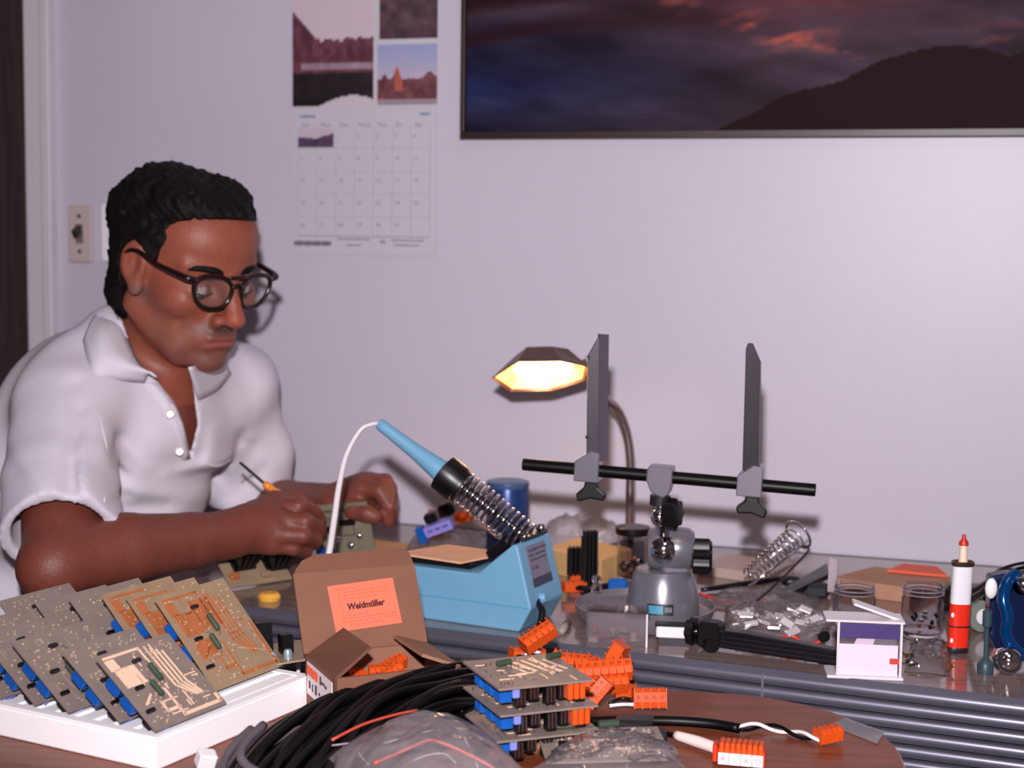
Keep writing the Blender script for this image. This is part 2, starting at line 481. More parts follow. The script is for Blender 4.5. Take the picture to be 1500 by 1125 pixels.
# door casing, stepped like the photograph: flat jamb face and raised inner strip
tm = wall_hit(71, 300)[0]
mb = MB(); wbox(mb, tB, tm, .012, -.10, 0, 2.06); wbox(mb, tm, tA, .020, -.02, 0, 2.10)
struct(mb, 'trim_1', m_trim, bevel=.003)
mb = MB(); wbox(mb, tD0, tB, .012, -.10, 2.0, 2.06); wbox(mb, tD0 - .04, tA, .019, -.001, 2.06, 2.12); struct(mb, 'trim_2', m_trim, bevel=.003)
mb = MB(); wbox(mb, tD0 - .04, tD0 + .02, .015, -.10, 0, 2.06); struct(mb, 'trim_3', m_trim, bevel=.003)
mb = MB(); wbox(mb, tA + .002, TR, .012, 0, 0, .09); struct(mb, 'baseboard_back', m_trim, bevel=.003)
# dark door standing shut in the recess
m_door = mat('dark_stained_door', (62, 48, 48), .55, noise=.35, nscale=9, stretch=(14, 14, .6))
dr = thing('door_1', None, None, wp((tD0 + tB) / 2, -.07, 0)); dr['kind'] = 'structure'
mb = MB(); wbox(mb, tD0 + .02, tB, -.05, -.09, .005, 2.0); mb.build('door_leaf', m_door, dr)
for (a, b) in ((.18, .92), (1.06, 1.86)):
    mb = MB(); wbox(mb, tD0 + .12, tB - .12, -.042, -.05, a, b); mb.build('door_panel', m_door, dr, bevel=.004)
mb = MB(); c = wp(tB - .74, -.05, .98); mb.cyl(c, c + WN * .035, .010); mb.sphere(c + WN * .05, .024, 16, 10)
mb.build('door_handle', mat('brass', (150, 120, 70), .3, 1), dr, smooth=True)

# ---- wall switch plates
def plate(px0, px1, py0, py1, name, label, m, cat, group=None):
    t0, z1 = wall_hit(px0, py0); t1, z0 = wall_hit(px1, py1)
    th = thing(name, label, cat, wp((t0 + t1) / 2, 0, (z0 + z1) / 2))
    mb = MB(); mb.bbox(wp((t0 + t1) / 2, .004, (z0 + z1) / 2), (t1 - t0, .008, z1 - z0), .002, rot=WROT)
    mb.build('cover_plate', m, th)
    return th, t0, t1, z0, z1
sw, t0, t1, z0, z1 = plate(103, 139, 300, 385, 'light_switch', 'beige wall switch plate with a dark toggle, beside the door trim', mat('switch_beige', (190, 172, 172), .4), 'switch')
tc_, zc = (t0 + t1) / 2, (z0 + z1) / 2
mb = MB(); wbox(mb, tc_ - .006, tc_ + .006, .008, .0095, zc - .014, zc + .014); mb.build('toggle_slot', mat('switch_slot', (120, 100, 100), .5), sw)
mb = MB(); mb.box(wp(tc_, .015, zc + .003), (.007, .016, .012), rot=WROT @ Euler((R(30), 0, 0)).to_matrix()); mb.build('toggle', mat('toggle_dark', (40, 30, 32), .4), sw)
for dz in (-.026, .026):
    mb = MB(); mb.cyl(wp(tc_, .0078, zc + dz), wp(tc_, .0095, zc + dz), .003, n=10); mb.build('screw', mat('screw_steel', (150, 140, 140), .35, .9), sw)
sw2, t0, t1, z0, z1 = plate(151, 200, 299, 384, 'blank_plate', 'shiny metal wall plate half hidden behind the man\'s head', mat('plate_steel', (240, 232, 240), .15, .0), 'switch')
for dz in (-.026, .026):
    mb = MB(); mb.cyl(wp((t0 + t1) / 2, .0078, (z0 + z1) / 2 + dz), wp((t0 + t1) / 2, .0095, (z0 + z1) / 2 + dz), .003, n=10); mb.build('screw', _mats['screw_steel'], sw2)

# ---- calendar
m_print = vcol_mat('printed_paper', .5)
m_paper = mat('calendar_paper', (192, 186, 198), .55)
ct0, cz0 = wall_hit(429, 372); ct1, _ = wall_hit(640, 374); czt = wall_hit(535, -60)[1]
cal = thing('wall_calendar', 'hanging wall calendar with landscape photos above a month grid', 'calendar', wp((ct0 + ct1) / 2, 0, czt))
def CM(px, py, n): t, z = wall_hit(px, py); M = WROT.to_4x4(); M.translation = wp(t, n, z); return M
mb = MB(); wbox(mb, ct0, ct1, .001, .0022, cz0, czt); mb.build('paper_sheet', m_paper, cal)
def px_panel(name, x0, y0, x1, y1, fn, n=.0032, nx=60, nz=60, parent=None):
    ta, za = wall_hit(x0, y1); tb, zb = wall_hit(x1, y0)
    M = WROT.to_4x4(); M.translation = wp(ta, n, za)
    return print_panel(name, M, tb - ta, zb - za, nx, nz, fn, m_print, parent)
def mixc(a, b, f): return [x * (1 - f) + y * f for x, y in zip(a, b)]
def photo_river(u, v):
    hill = .62 + .30 * np.clip(1 - u / .35, 0, 1) + .07 * vnoise(u * 9, v * 0 + 1, 3) * (u > .3) + .06 * vnoise(u * 14, v * 0, 8)
    sky = (v > hill).astype(float); water = (v < .30).astype(float)
    n = vnoise(u * 14, v * 14, 5)
    r, g, b = 200 * sky + (1 - sky) * (60 + 70 * n), 180 * sky + (1 - sky) * (30 + 45 * n), 192 * sky + (1 - sky) * (38 + 55 * n)
    lite = (np.abs(v - .42) < .035) & (u > .1)
    r = np.where(lite & (sky < 1), 120 + 50 * n, r); g = np.where(lite & (sky < 1), 95 + 50 * n, g); b = np.where(lite & (sky < 1), 110 + 50 * n, b)
    dk = (v < .36) & (v > .1); r = np.where(dk, 22 + 26 * n, r); g = np.where(dk, 14 + 18 * n, g); b = np.where(dk, 22 + 18 * n, b)
    bt = v < (.02 + .11 * np.clip(np.sin((u - .32) * 3.6), 0, 1)); bt |= (v < .01)
    r = np.where((v <= .1) & ~bt, 26, r); g = np.where((v <= .1) & ~bt, 16, g); b = np.where((v <= .1) & ~bt, 24, b)
    return np.where(bt, 196, r), np.where(bt, 184, g), np.where(bt, 194, b)
def photo_dark(u, v):
    n = vnoise(u * 8 + v * 3, v * 9, 9); return 45 + 75 * n * (v < .85), 32 + 52 * n * (v < .85), 42 + 50 * n * (v < .85)
def photo_castle(u, v):
    n = vnoise(u * 12, v * 12, 4)
    prof = .40 + .22 * np.exp(-((u - .33) / .05) ** 2) + .10 * np.exp(-((u - .12) / .04) ** 2) + .12 * np.exp(-((u - .88) / .09) ** 2) + .05 * n
    sky = v > prof
    r = np.where(sky, 135 + 60 * (1 - v) + 20 * n, 70 + 70 * n); g = np.where(sky, 152 + 25 * (1 - v), 36 + 50 * n); b = np.where(sky, 195 - 10 * (1 - v), 46 + 40 * n)
    tower = (np.abs(u - .36) < .07) & (v > .22) & ~sky
    r = np.where(tower, 170, r); g = np.where(tower, 85, g); b = np.where(tower, 70, b)
    lo = v < .10; return np.where(lo, 150, r), np.where(lo, 130, g), np.where(lo, 140, b)
def photo_small(u, v):
    n = vnoise(u * 6, v * 6, 12); hill = v < .35 + .5 * np.clip(u - .55, 0, 1) * 1.3 + .25 * n
    return np.where(hill, 50 + 60 * n, 190), np.where(hill, 36 + 48 * n, 172), np.where(hill, 55 + 60 * n, 186)
px_panel('landscape_photo', 430, -55, 549, 160, lambda u, v: photo_river(u, np.clip(v * 1.43, 0, 1)), parent=cal, nz=90)
px_panel('hillside_photo', 557, -50, 643, 58, photo_dark, parent=cal)
px_panel('castle_photo', 554, 64, 642, 154, photo_castle, parent=cal)
px_panel('small_photo', 438, 188, 490, 216, photo_small, parent=cal, nx=30, nz=20)
m_gl = mat('calendar_line', (178, 166, 176), .6); m_ink = mat('calendar_ink', (135, 122, 138), .6); m_inkb = mat('calendar_blue_ink', (110, 120, 165), .6)
mb = MB()
for i in range(8):
    x = 438 + i * 27.6; ta, za = wall_hit(x, 184); tb, zb = wall_hit(x, 345); wbox(mb, ta - .0004, ta + .0004, .0024, .0029, zb, za)
for j in range(6):
    y = 218 + j * 33 - (33 if j == 6 else 0)
    if y > 346: y = 345
    ta, za = wall_hit(438, y); tb, zb = wall_hit(631, y); wbox(mb, ta, tb, .0024, .0029, za - .0004, za + .0004)
mb.build('grid_lines', m_gl, cal)
for k, (s, xx) in enumerate(zip(('Sun', 'Mon', 'Tue', 'Wed', 'Thu', 'Fri', 'Sat'), range(7))):
    ta, za = wall_hit(443 + xx * 27.6, 186); M = WROT.to_4x4() @ Matrix.Rotation(R(90), 4, 'X'); M.translation = wp(ta, .0026, za)
    text('day_name', s, .0085, M, m_ink, cal)
day = 1
for j in range(5):
    for i in range(7):
        if j == 0 and i < 3: continue
        if day > 31: break
        ta, za = wall_hit(441 + i * 27.6, 198 + j * 32.5 + 4); M = WROT.to_4x4() @ Matrix.Rotation(R(90), 4, 'X'); M.translation = wp(ta, .0026, za)
        text('date_number', str(day), .0075, M, m_ink, cal); day += 1
for (x0, x1, y, hh, mm) in ((432, 487, 356, 7, mat('calendar_bold', (70, 60, 78), .6)), (495, 543, 350, 2.5, m_ink), (508, 530, 359, 2.5, m_ink), (558, 566, 354, 5, m_ink), (574, 622, 352, 2.5, m_ink), (578, 616, 359, 2.5, m_ink), (441, 464, 171, 4, m_inkb), (616, 632, 167, 4, m_inkb)):
    mb = MB(); ta, za = wall_hit(x0, y); tb, zb = wall_hit(x1, y)
    k = int((x1 - x0) / 4) or 1
    for q in range(k):
        a = ta + (tb - ta) * q / k; b = a + (tb - ta) / k * .72; h2 = hh * .0005 * (1.0 if q % 3 else .75)
        wbox(mb, a, b, .0024, .0029, za - h2, za + h2)
    mb.build('printed_line', mm, cal)

# ---- framed dark sunset picture
pt0, pz0 = wall_hit(680, 205); pt1 = wall_hit(1500, 120)[0] + .12; pz1 = pz0 + .40
pic = thing('framed_picture', 'wide framed picture of a dark red-lit cloudy mountain sky', 'picture', wp((pt0 + pt1) / 2, 0, pz0))
m_frame = mat('dark_wood_frame', (48, 26, 28), .4, noise=.2, nscale=30)
for (a, b, c, d) in ((pt0, pt1, pz0, pz0 + .010), (pt0, pt1, pz1 - .010, pz1), (pt0, pt0 + .006, pz0 + .010, pz1 - .010), (pt1 - .006, pt1, pz0 + .010, pz1 - .010)):
    mb = MB(); wbox(mb, a, b, .001, .020, c, d); mb.build('frame_rail', m_frame, pic, bevel=.001)
def sunset(u, v):
    # v 0 bottom .. 1 top ; the photograph shows the lower ~half
    n1 = vnoise(u * 6 + 3 * v, v * 9 + u, 21, 6); n2 = vnoise(u * 12 + 2, v * 20 - u * 5, 22, 5)
    cloud = np.clip(n1 * 1.7 - .45 + .3 * (n2 - .5), 0, 1)
    r = 34 + 42 * cloud; g = 23 + 38 * cloud; b = 33 + 42 * cloud
    left = np.clip(1 - u / .45, 0, 1) * np.clip(1 - np.abs(v - .16) / .26, 0, 1)
    r = r * (1 - .45 * left); g = g * (1 - .1 * left); b = b + 22 * left
    dk = np.clip(1 - np.abs(v - .32 - .16 * u - .02 * np.sin(u * 9)) / .040, 0, 1) * np.clip(1.2 - u * 2.2, 0, 1)
    dk = np.maximum(dk, np.clip((v - .40 - .2 * u) / .04, 0, 1) * np.clip(1.5 - u * 2.8, 0, 1))
    r, g, b = mixc((r, g, b), (42, 18, 28), dk)
    glow = np.exp(-(((u - .585) / .12) ** 2 + ((v - .56) / .085) ** 2))
    r, g, b = mixc((r, g, b), (245, 110, 85), np.clip(glow * 1.5 * (.55 + .7 * n2), 0, 1))
    g2 = np.exp(-(((u - .50) / .22) ** 2 + ((v - .45) / .12) ** 2)) * .35
    r = r + 60 * g2; g = g + 8 * g2
    ed = np.clip((n2 - .60) * 6, 0, 1) * np.clip(1 - np.abs(v - .36 - .12 * np.sin(u * 7)) / .08, 0, 1) * np.exp(-((u - .55) / .25) ** 2)
    r, g, b = mixc((r, g, b), (205, 95, 75), ed * .8)
    ridge = .02 + np.interp(u, [0, .40, .46, .52, .60, .66, .74, .80, .84, .92, 1], [-.05, -.03, .03, .10, .14, .21, .25, .24, .21, .25, .27]) + .012 * (vnoise(u * 40, u * 0, 2) - .5)
    m_ = v < ridge
    r = np.where(m_, 30 + 8 * n2, r); g = np.where(m_, 10, g); b = np.where(m_, 16, b)
    return r, g, b
M = WROT.to_4x4(); M.translation = wp(pt0 + .006, .010, pz0 + .010)
print_panel('picture_print', M, pt1 - pt0 - .012, .38, 260, 130, sunset, vcol_mat('glossy_print', .65, spec=.15), pic)
mb = MB(); wbox(mb, pt0 + .006, pt1 - .006, .001, .008, pz0 + .010, pz1 - .010); mb.build('backing_board', m_frame, pic)

# ================================================================== TABLES
def rounded_rect(x0, x1, y0, y1, r, n=10, skip=()):
    pts = []
    for ci, (cx, cy, a0) in enumerate(((x1 - r, y0 + r, -90), (x1 - r, y1 - r, 0), (x0 + r, y1 - r, 90), (x0 + r, y0 + r, 180))):
        if ci in skip: pts.append(((x1, x1, x0, x0)[ci], (y0, y1, y1, y0)[ci])); continue
        for k in range(n + 1):
            a = R(a0 + 90 * k / n); pts.append((cx + r * math.cos(a), cy + r * math.sin(a)))
    return pts
def table(name, label, M, poly, m_top, m_edge, band, prof, legs, top_t=.004, splits=None):
    """poly in local xy (counter-clockwise); band = edge depth; prof = [(out, z)] profile of the edge moulding"""
    th = thing(name, label, 'table', M @ Vector((sum(p[0] for p in poly) / len(poly), sum(p[1] for p in poly) / len(poly), 0)), M.to_euler())
    n = len(poly); P = [Vector((p[0], p[1], 0)) for p in poly]
    mb = MB(); mb.prism([M @ (p + Vector((0, 0, TZ - .018))) for p in P], (0, 0, .018)); mb.build('tabletop', m_top, th)
    nr = []
    for i in range(n):
        a = (P[i] - P[i - 1]); b = (P[(i + 1) % n] - P[i]); a.normalize(); b.normalize()
        t = (a + b).normalized(); nr.append(Vector((t.y, -t.x, 0)) / max(.3, math.sqrt((1 + a.dot(b)) / 2)))
    vs = []; k = len(prof)
    for i in range(n):
        for (o, z) in prof: vs.append(M @ (P[i] + nr[i] * o + Vector((0, 0, TZ + z))))
    fs = [(i * k + j, ((i + 1) % n) * k + j, ((i + 1) % n) * k + j + 1, i * k + j + 1) for i in range(n) for j in range(k - 1)]
    fs = [tuple(reversed(f)) for f in fs]
    mb = MB(); mb.add(vs, fs); e = mb.build('edge_moulding', m_edge, th, smooth=True)
    for (lx, ly) in legs:
        mb = MB(); p = M @ Vector((lx, ly, 0)); mb.cyl(p + Vector((0, 0, .0)), p + Vector((0, 0, TZ - .018)), .017, n=14); mb.build('leg', mat('leg_chrome', (190, 185, 190), .15, 1), th, smooth=True)
    return th, e
def laminate(name, c1, c2, rough, scale, stretch, coat=0):
    m = mat(name, c1, rough, coat=coat); nt = m.node_tree; b = nt.nodes['Principled BSDF']
    tc = nt.nodes.new('ShaderNodeTexCoord'); mp = nt.nodes.new('ShaderNodeMapping'); mp.inputs['Scale'].default_value = stretch
    n = nt.nodes.new('ShaderNodeTexNoise'); n.inputs['Scale'].default_value = scale; n.inputs['Detail'].default_value = 7; n.inputs['Distortion'].default_value = .6
    r = nt.nodes.new('ShaderNodeValToRGB'); r.color_ramp.elements[0].position = .32; r.color_ramp.elements[1].position = .68
    r.color_ramp.elements[0].color = lin(c1) + (1,); r.color_ramp.elements[1].color = lin(c2) + (1,)
    nt.links.new(tc.outputs['Object'], mp.inputs[0]); nt.links.new(mp.outputs[0], n.inputs['Vector']); nt.links.new(n.outputs['Fac'], r.inputs['Fac']); nt.links.new(r.outputs['Color'], b.inputs['Base Color'])
    return m
# back table: local x along the wall from its rounded left end, local y from the wall outwards is negative
FA, FB = onz(640, 922, TZ), onz(1497, 1025, TZ)
fa, fb = ((FA - W0).dot(WD), -(FA - W0).dot(WN)), ((FB - W0).dot(WD), -(FB - W0).dot(WN))
def fline(x): return fa[1] + (fb[1] - fa[1]) * (x - fa[0]) / (fb[0] - fa[0])
tl = (onz(229, 842, TZ) - W0).dot(WD)
MT = WROT.to_4x4(); MT.translation = W0
# ribbed metal band: five soft flutes
prof = [(-.004, .0005), (.0, .001), (.003, -.001)]
for k in range(8):
    z0 = -.003 - k * .0131
    prof += [(.0052, z0), (.0074, z0 - .0020), (.0080, z0 - .0052), (.0074, z0 - .0085), (.0052, z0 - .0106), (-.001, z0 - .0114), (-.001, z0 - .0124)]
prof += [(.004, -.108), (-.01, -.110)]
m_top1 = laminate('brown_grey_laminate', (112, 94, 92), (138, 118, 112), .12, 10, (3, 30, 1), .3)
m_rib = mat('ribbed_metal_edge', (112, 110, 124), .34, .6, noise=.12, nscale=5)
fd = Vector((fb[0] - fa[0], fb[1] - fa[1], 0)).normalized(); tpoly = []
_r = .12; _c = Vector((tl + _r, fline(tl + _r) + _r / fd.x * 1.0, 0)); _a1 = math.atan2(-fd.x, fd.y) if False else math.atan2(fd.y, fd.x) - math.pi / 2
for k in range(15):
    a_ = -math.pi + (_a1 + math.pi) * k / 14; tpoly.append((_c.x + _r * math.cos(a_), _c.y + _r * math.sin(a_)))
tpoly += [(1.30, fline(1.30)), (1.30, -.008), (tl, -.008)]
dt, e = table('dining_table', 'long table against the wall with a wide ribbed metal edge and rounded left end', MT,
              tpoly, m_top1, m_rib, .11, prof, ((tl + .12, -.10), (tl + .14, fline(tl) + .12), (1.2, -.1), (1.2, fline(1.2) + .1)))
# vertical seam strip in the band
sx = onz(1117, 984, TZ); ts = (sx - W0).dot(WD)
mb = MB(); wbox(mb, ts - .0012, ts + .0012, -fline(ts) + .006, -fline(ts) + .0095, TZ - .108, TZ - .002); mb.build('edge_seam', mat('seam_metal', (150, 145, 165), .3, .7), dt)
# front table with wood-grain top
CA, CB, CC, CD = onz(930, 1010, TZ), onz(1100, 1023, TZ), onz(1310, 1105, TZ), onz(1250, 1060, TZ)
print('front table pts', CA, CB, CD, CC)
ang = -.12
MF = Matrix.Rotation(ang, 4, 'Z'); MF.translation = Vector((0, 0, 0))
l = [MF.inverted() @ p for p in (CA, CB, CD, CC)]; print('local', [tuple(round(c, 3) for c in p) for p in l])
fy1 = max(p.y for p in l[:2]) + .003; fx1 = l[3].x + .004
m_top2 = laminate('wood_grain_top', (102, 52, 34), (130, 70, 46), .35, 6, (2.2, 26, 1), 0)
m_top2.node_tree.nodes['Principled BSDF'].inputs['Specular IOR Level'].default_value = .3
prof2 = [(-.002, .0), (.0012, -.001), (.0015, -.016), (.0015, -.020), (-.004, -.024)]
table('wooden_table', 'wood-grain table in the foreground with a rounded back corner', MF, rounded_rect(-.98, fx1, .50, fy1, .15, skip=(0, 3)), m_top2,
      mat('edge_beige', (165, 140, 128), .4), .02, prof2, ((-.9, .6), (-.9, fy1 - .1), (fx1 - .12, .6), (fx1 - .14, fy1 - .14)))
# ================================================================== THE MAN
def V3(p): return np.array(p, float)
man = thing('person', 'man in white polo shirt and dark-rimmed glasses, seated, bent over a circuit board', 'person', (-.60, 1.92, .47))
# head frame: F face direction, L towards the far (his left) side, U crown
yaw, pit = R(40), R(16)
hF = V3((math.cos(yaw) * math.cos(pit), -math.sin(yaw) * math.cos(pit), -math.sin(pit)))
hL = V3((math.sin(yaw), math.cos(yaw), 0))
hU = np.cross(hF, hL); hU = hU if hU[2] > 0 else -hU
HC = V3(at(264, 384, 1.88))
def hp(f, l, u): return HC + hF * f + hL * l + hU * u
HR = np.stack([hF, hL, hU])
# body frame
bF = V3((.93, -.37, 0)); bF /= np.linalg.norm(bF); bL = V3((.37, .93, 0)); bL /= np.linalg.norm(bL)
BR = np.stack([bF, bL, V3((0, 0, 1))])
S1, E1, W1 = V3(at(98, 606, 1.79)), V3(at(84, 826, 1.60)), V3(at(338, 782, 1.76))
S2, E2, W2 = V3(at(338, 566, 2.05)), V3(at(372, 752, 2.10)), V3(at(498, 738, 1.93))
PEL, BEL, CHE, UCH = V3((-.615, 1.93, .56)), V3((-.585, 1.93, .69)), V3((-.515, 1.915, .84)), V3((-.462, 1.915, .93))
SB = (S1 + S2) / 2
xs = spacing((-.80, -.50, .005), (-.50, -.14, .0028)); ys = spacing((1.50, 1.70, .004), (1.70, 2.02, .0028), (2.02, 2.20, .004)); zs = spacing((.50, .72, .008), (.72, 1.26, .0028))
B = SDF(xs, ys, zs)
# torso under the shirt
B.ell(PEL, (.105, .155, .10), BR, .03).ell(BEL, (.110, .15, .12), BR, .05).ell(CHE, (.108, .155, .13), BR, .05)
B.ell(UCH, (.085, .14, .08), BR, .05)
B.cap(S1 + (0, .02, -.005), S2 + (0, -.02, -.005), .046, k=.04)
# neck
nb = V3(at(208, 560, 1.90)) + V3((0, 0.01, -.02)); nt_ = hp(-.018, 0, -.055)
B.cap(nb, nt_, .054, .045, k=.018)
B.cap(V3(at(242, 585, 1.89)), hp(.0, 0, -.082), .030, .030, k=.02)      # throat
# skull and face
def he(f, l, u, rf, rl, ru, k=.012, op='add'): B.ell(hp(f, l, u), (rf, rl, ru), HR, k, op)
def hc(a, b, ra, rb=None, k=.01, op='add'): B.cap(hp(*a), hp(*b), ra, rb, k, op)
he(-.002, 0, .026, .088, .072, .080, .02)
he(.030, 0, -.032, .062, .055, .072, .03)
he(.045, 0, .045, .050, .060, .045, .02)
for sgn in (-1, 1):
    hc((-.002, sgn * .053, -.050), (.057, sgn * .022, -.094), .015, .015, .016)       # jaw line
    he(.060, sgn * .043, -.022, .026, .020, .018, .02)                              # cheek bone
    hc((.083, sgn * .012, .017), (.068, sgn * .046, .018), .0095, .009, .010)      # brow
    he(.092, sgn * .031, -.006, .014, .017, .012, .010, 'sub')                        # socket
    he(.0735, sgn * .031, -.006, .0145, .0145, .0135, .003)                       # lidded eye
    hc((.0865, sgn * .019, -.0085), (.083, sgn * .044, -.0075), .0022, .0018, .002)   # lid edge
    he(.098, sgn * .0125, -.041, .010, .0075, .0075, .005)                         # nostril wing
    hc((.094, sgn * .021, -.044), (.078, sgn * .036, -.078), .0034, .0020, .007, 'sub')  # nose-to-mouth fold
    hc((.070, sgn * .043, -.050), (.055, sgn * .043, -.092), .0028, .0018, .007, 'sub')   # jowl crease
    he(.058, sgn * .034, -.078, .018, .014, .018, .014)                             # jowl
hc((.090, 0, .010), (.113, 0, -.032), .0085, .0105, .010)                            # nose bridge
he(.1145, 0, -.036, .011, .0115, .009, .006)                                         # nose tip
hc((.104, -.0065, -.045), (.104, -.0065, -.047), .003, k=.002, op='sub'); hc((.104, .0065, -.045), (.104, .0065, -.047), .003, k=.002, op='sub')
he(.072, 0, -.066, .030, .034, .024, .014)                                           # muzzle
hc((.0955, -.017, -.0625), (.0955, .017, -.0625), .0046, k=.006)                      # upper lip
hc((.0945, -.015, -.0715), (.0945, .015, -.0715), .0052, k=.005)                      # lower lip
hc((.1005, 0, -.0668), (.098, .021, -.0685), .0017, k=.002, op='sub'); hc((.1005, 0, -.0668), (.098, -.021, -.0685), .0017, k=.002, op='sub')
hc((.101, -.010, -.0805), (.101, .010, -.0805), .004, k=.006, op='sub')
he(.079, 0, -.094, .020, .023, .016, .012)                                            # chin
hc((.10, -.02, .052), (.10, .02, .052), .0012, k=.004, op='sub')                      # brow furrow
# ears
for sgn in (-1, 1):
    A = 0
    er = np.stack([hF * .97 + hL * sgn * -.25, hL * .97 * 1 + hF * sgn * .25, hU]); er = np.array([r / np.linalg.norm(r) for r in er])
    B.ell(hp(.010, sgn * .075, .004), (.019, .0085, .026), er, .006)
    B.ell(hp(.016, sgn * .072, -.022), (.010, .007, .013), er, .006)
    B.ell(hp(.015, sgn * .082, .004), (.0105, .0065, .017), er, .004, 'sub')
    B.cap(hp(.011, sgn * .078, .012), hp(.008, sgn * .078, -.008), .0022, k=.003)
# near arm
el = E1
B.chain([S1, S1 * .5 + E1 * .5, E1], [.050, .044, .036], .02)
fm = E1 * .62 + W1 * .38 + V3((0, -.004, .004))
B.chain([E1, fm, E1 * .25 + W1 * .75, W1], [.034, .038, .031, .0255], .012)
B.ell(E1 + V3((-.008, -.012, -.004)), .026, None, .02)
# far arm
B.chain([S2, S2 * .5 + E2 * .5, E2], [.050, .045, .038], .02)
B.chain([E2, E2 * .6 + W2 * .4, W2], [.038, .038, .025], .012)
# near hand (his right), back of the hand to the camera, holding the screwdriver
def P(px, py, Y): return V3(at(px, py, Y))
B.chain([W1, P(362, 774, 1.775), P(386, 768, 1.785)], [.026, .027, .024], .012)
MC = [P(405, 745, 1.805), P(412, 763, 1.785), P(408, 783, 1.775), P(398, 799, 1.775)]
for q in MC: B.cap(P(366, 774, 1.78), q, .0205, .0115, k=.012)
B.ell(P(390, 772, 1.795), (.022, .018, .026), None, .012)
fing = [[MC[0], P(437, 742, 1.802), P(459, 750, 1.835), P(470, 761, 1.852)],
        [MC[1], P(447, 764, 1.782), P(466, 772, 1.815), P(470, 780, 1.838)],
        [MC[2], P(444, 785, 1.776), P(462, 792, 1.808), P(462, 797, 1.833)],
        [MC[3], P(430, 803, 1.780), P(448, 809, 1.808), P(450, 811, 1.830)]]
for f, r in zip(fing, ((.0112, .0100, .0088, .0072), (.0115, .0102, .009, .0075), (.011, .0098, .0086, .007), (.0098, .0085, .0075, .0062))):
    B.chain(f, r, .003)
B.chain([P(372, 752, 1.80), P(402, 736, 1.832), P(434, 734, 1.858), P(458, 748, 1.868)], (.015, .0135, .0115, .0090), .010)   # thumb
# far hand (his left), fingers over the edge of the board
B.chain([W2, P(516, 730, 1.925), P(530, 722, 1.925)], [.024, .025, .024], .012)
MC = [P(530, 716, 1.905), P(538, 709, 1.925), P(542, 706, 1.945), P(545, 708, 1.962)]
for q in MC: B.cap(P(510, 732, 1.93), q, .018, .0125, k=.012)
fing = [[MC[0], P(556, 719, 1.895), P(571, 742, 1.890), P(569, 764, 1.892)],
        [MC[1], P(562, 709, 1.915), P(577, 732, 1.912), P(575, 756, 1.910)],
        [MC[2], P(564, 705, 1.938), P(578, 724, 1.936), P(577, 750, 1.930)],
        [MC[3], P(562, 707, 1.957), P(574, 726, 1.955), P(574, 746, 1.950)]]
for f, r in zip(fing, ((.0115, .0105, .0095, .0078), (.0115, .0105, .0095, .008), (.011, .010, .009, .0075), (.010, .009, .008, .0065))):
    B.chain(f, r, .003)
B.chain([P(505, 742, 1.915), P(520, 748, 1.895), P(538, 752, 1.885), P(550, 757, 1.882)], (.015, .013, .011, .009), .010)      # thumb
m_skin = vcol_mat('skin', .5, bump=.5, bscale=380, sub=.05, spec=.5, noise=.16)
body, W = B.mesh('body', m_skin, man, 1)
# pigment: ruddy cheeks, lips, grey stubble, nails
q = W - HC; f_, l_, u_ = q @ hF, q @ hL, q @ hU
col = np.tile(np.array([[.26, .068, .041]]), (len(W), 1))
def blob(cf, cl, cu, rf, rl, ru): return np.exp(-(((f_ - cf) / rf) ** 2 + ((np.abs(l_) - cl) / rl) ** 2 + ((u_ - cu) / ru) ** 2))
def put(mask, c, s=1.0):
    global col
    mk = np.clip(mask * s, 0, 1)[:, None]; col = col * (1 - mk) + np.array([c]) * mk
onhead = (np.abs(f_) < .15) & (np.abs(l_) < .12) & (u_ > -.15) & (u_ < .16)
put(blob(.062, .046, -.030, .03, .022, .022) * onhead, (.34, .085, .055), .6)
put(blob(.115, 0, -.036, .02, .016, .014) * onhead, (.36, .085, .055), .7)
put(blob(.095, 0, -.053, .04, .032, .0095) * onhead, (.060, .034, .030), 1.0)
put(blob(.080, .0, -.090, .04, .038, .016) * onhead, (.12, .065, .052), .8)
put(blob(.05, .045, -.075, .05, .02, .028) * onhead, (.21, .09, .062), .55)
put(blob(.100, 0, -.0665, .02, .017, .006) * onhead, (.28, .07, .06), 1.0)
put(blob(.020, .070, -.030, .016, .03, .014) * onhead, (.17, .10, .09), .8)
put(blob(.085, .03, -.002, .02, .018, .010) * onhead, (.22, .08, .055), .6)
for hand, nx in ((1, 0),):
    pass
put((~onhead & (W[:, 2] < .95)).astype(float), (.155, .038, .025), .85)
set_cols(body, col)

# ---- hair
hx = [HC[i] - .15 for i in range(3)]
HS = SDF(spacing((HC[0] - .145, HC[0] + .145, .0022)), spacing((HC[1] - .145, HC[1] + .145, .0022)), spacing((HC[2] - .14, HC[2] + .15, .0022)))
HS.ell(hp(.000, 0, .024), (.091, .079, .086), HR, .01)
HS.ell(hp(-.012, 0, -.01), (.070, .070, .080), HR, .02)
HS.cap(hp(-.040, -.03, -.05), hp(-.040, .03, -.05), .030, k=.03)
HS.ell(hp(-.045, 0, .055), (.05, .062, .050), HR, .03)
HS.ell(hp(.042, 0, .080), (.045, .05, .018), HR, .02)
for sx_, sy_, sz_ in ((.02, .03, .088), (-.02, -.03, .089), (-.05, .02, .072), (.0, .045, .078), (-.045, -.045, .052), (.03, -.035, .082)):
    HS.ell(hp(sx_, sy_, sz_), (.032, .028, .019), HR, .018)
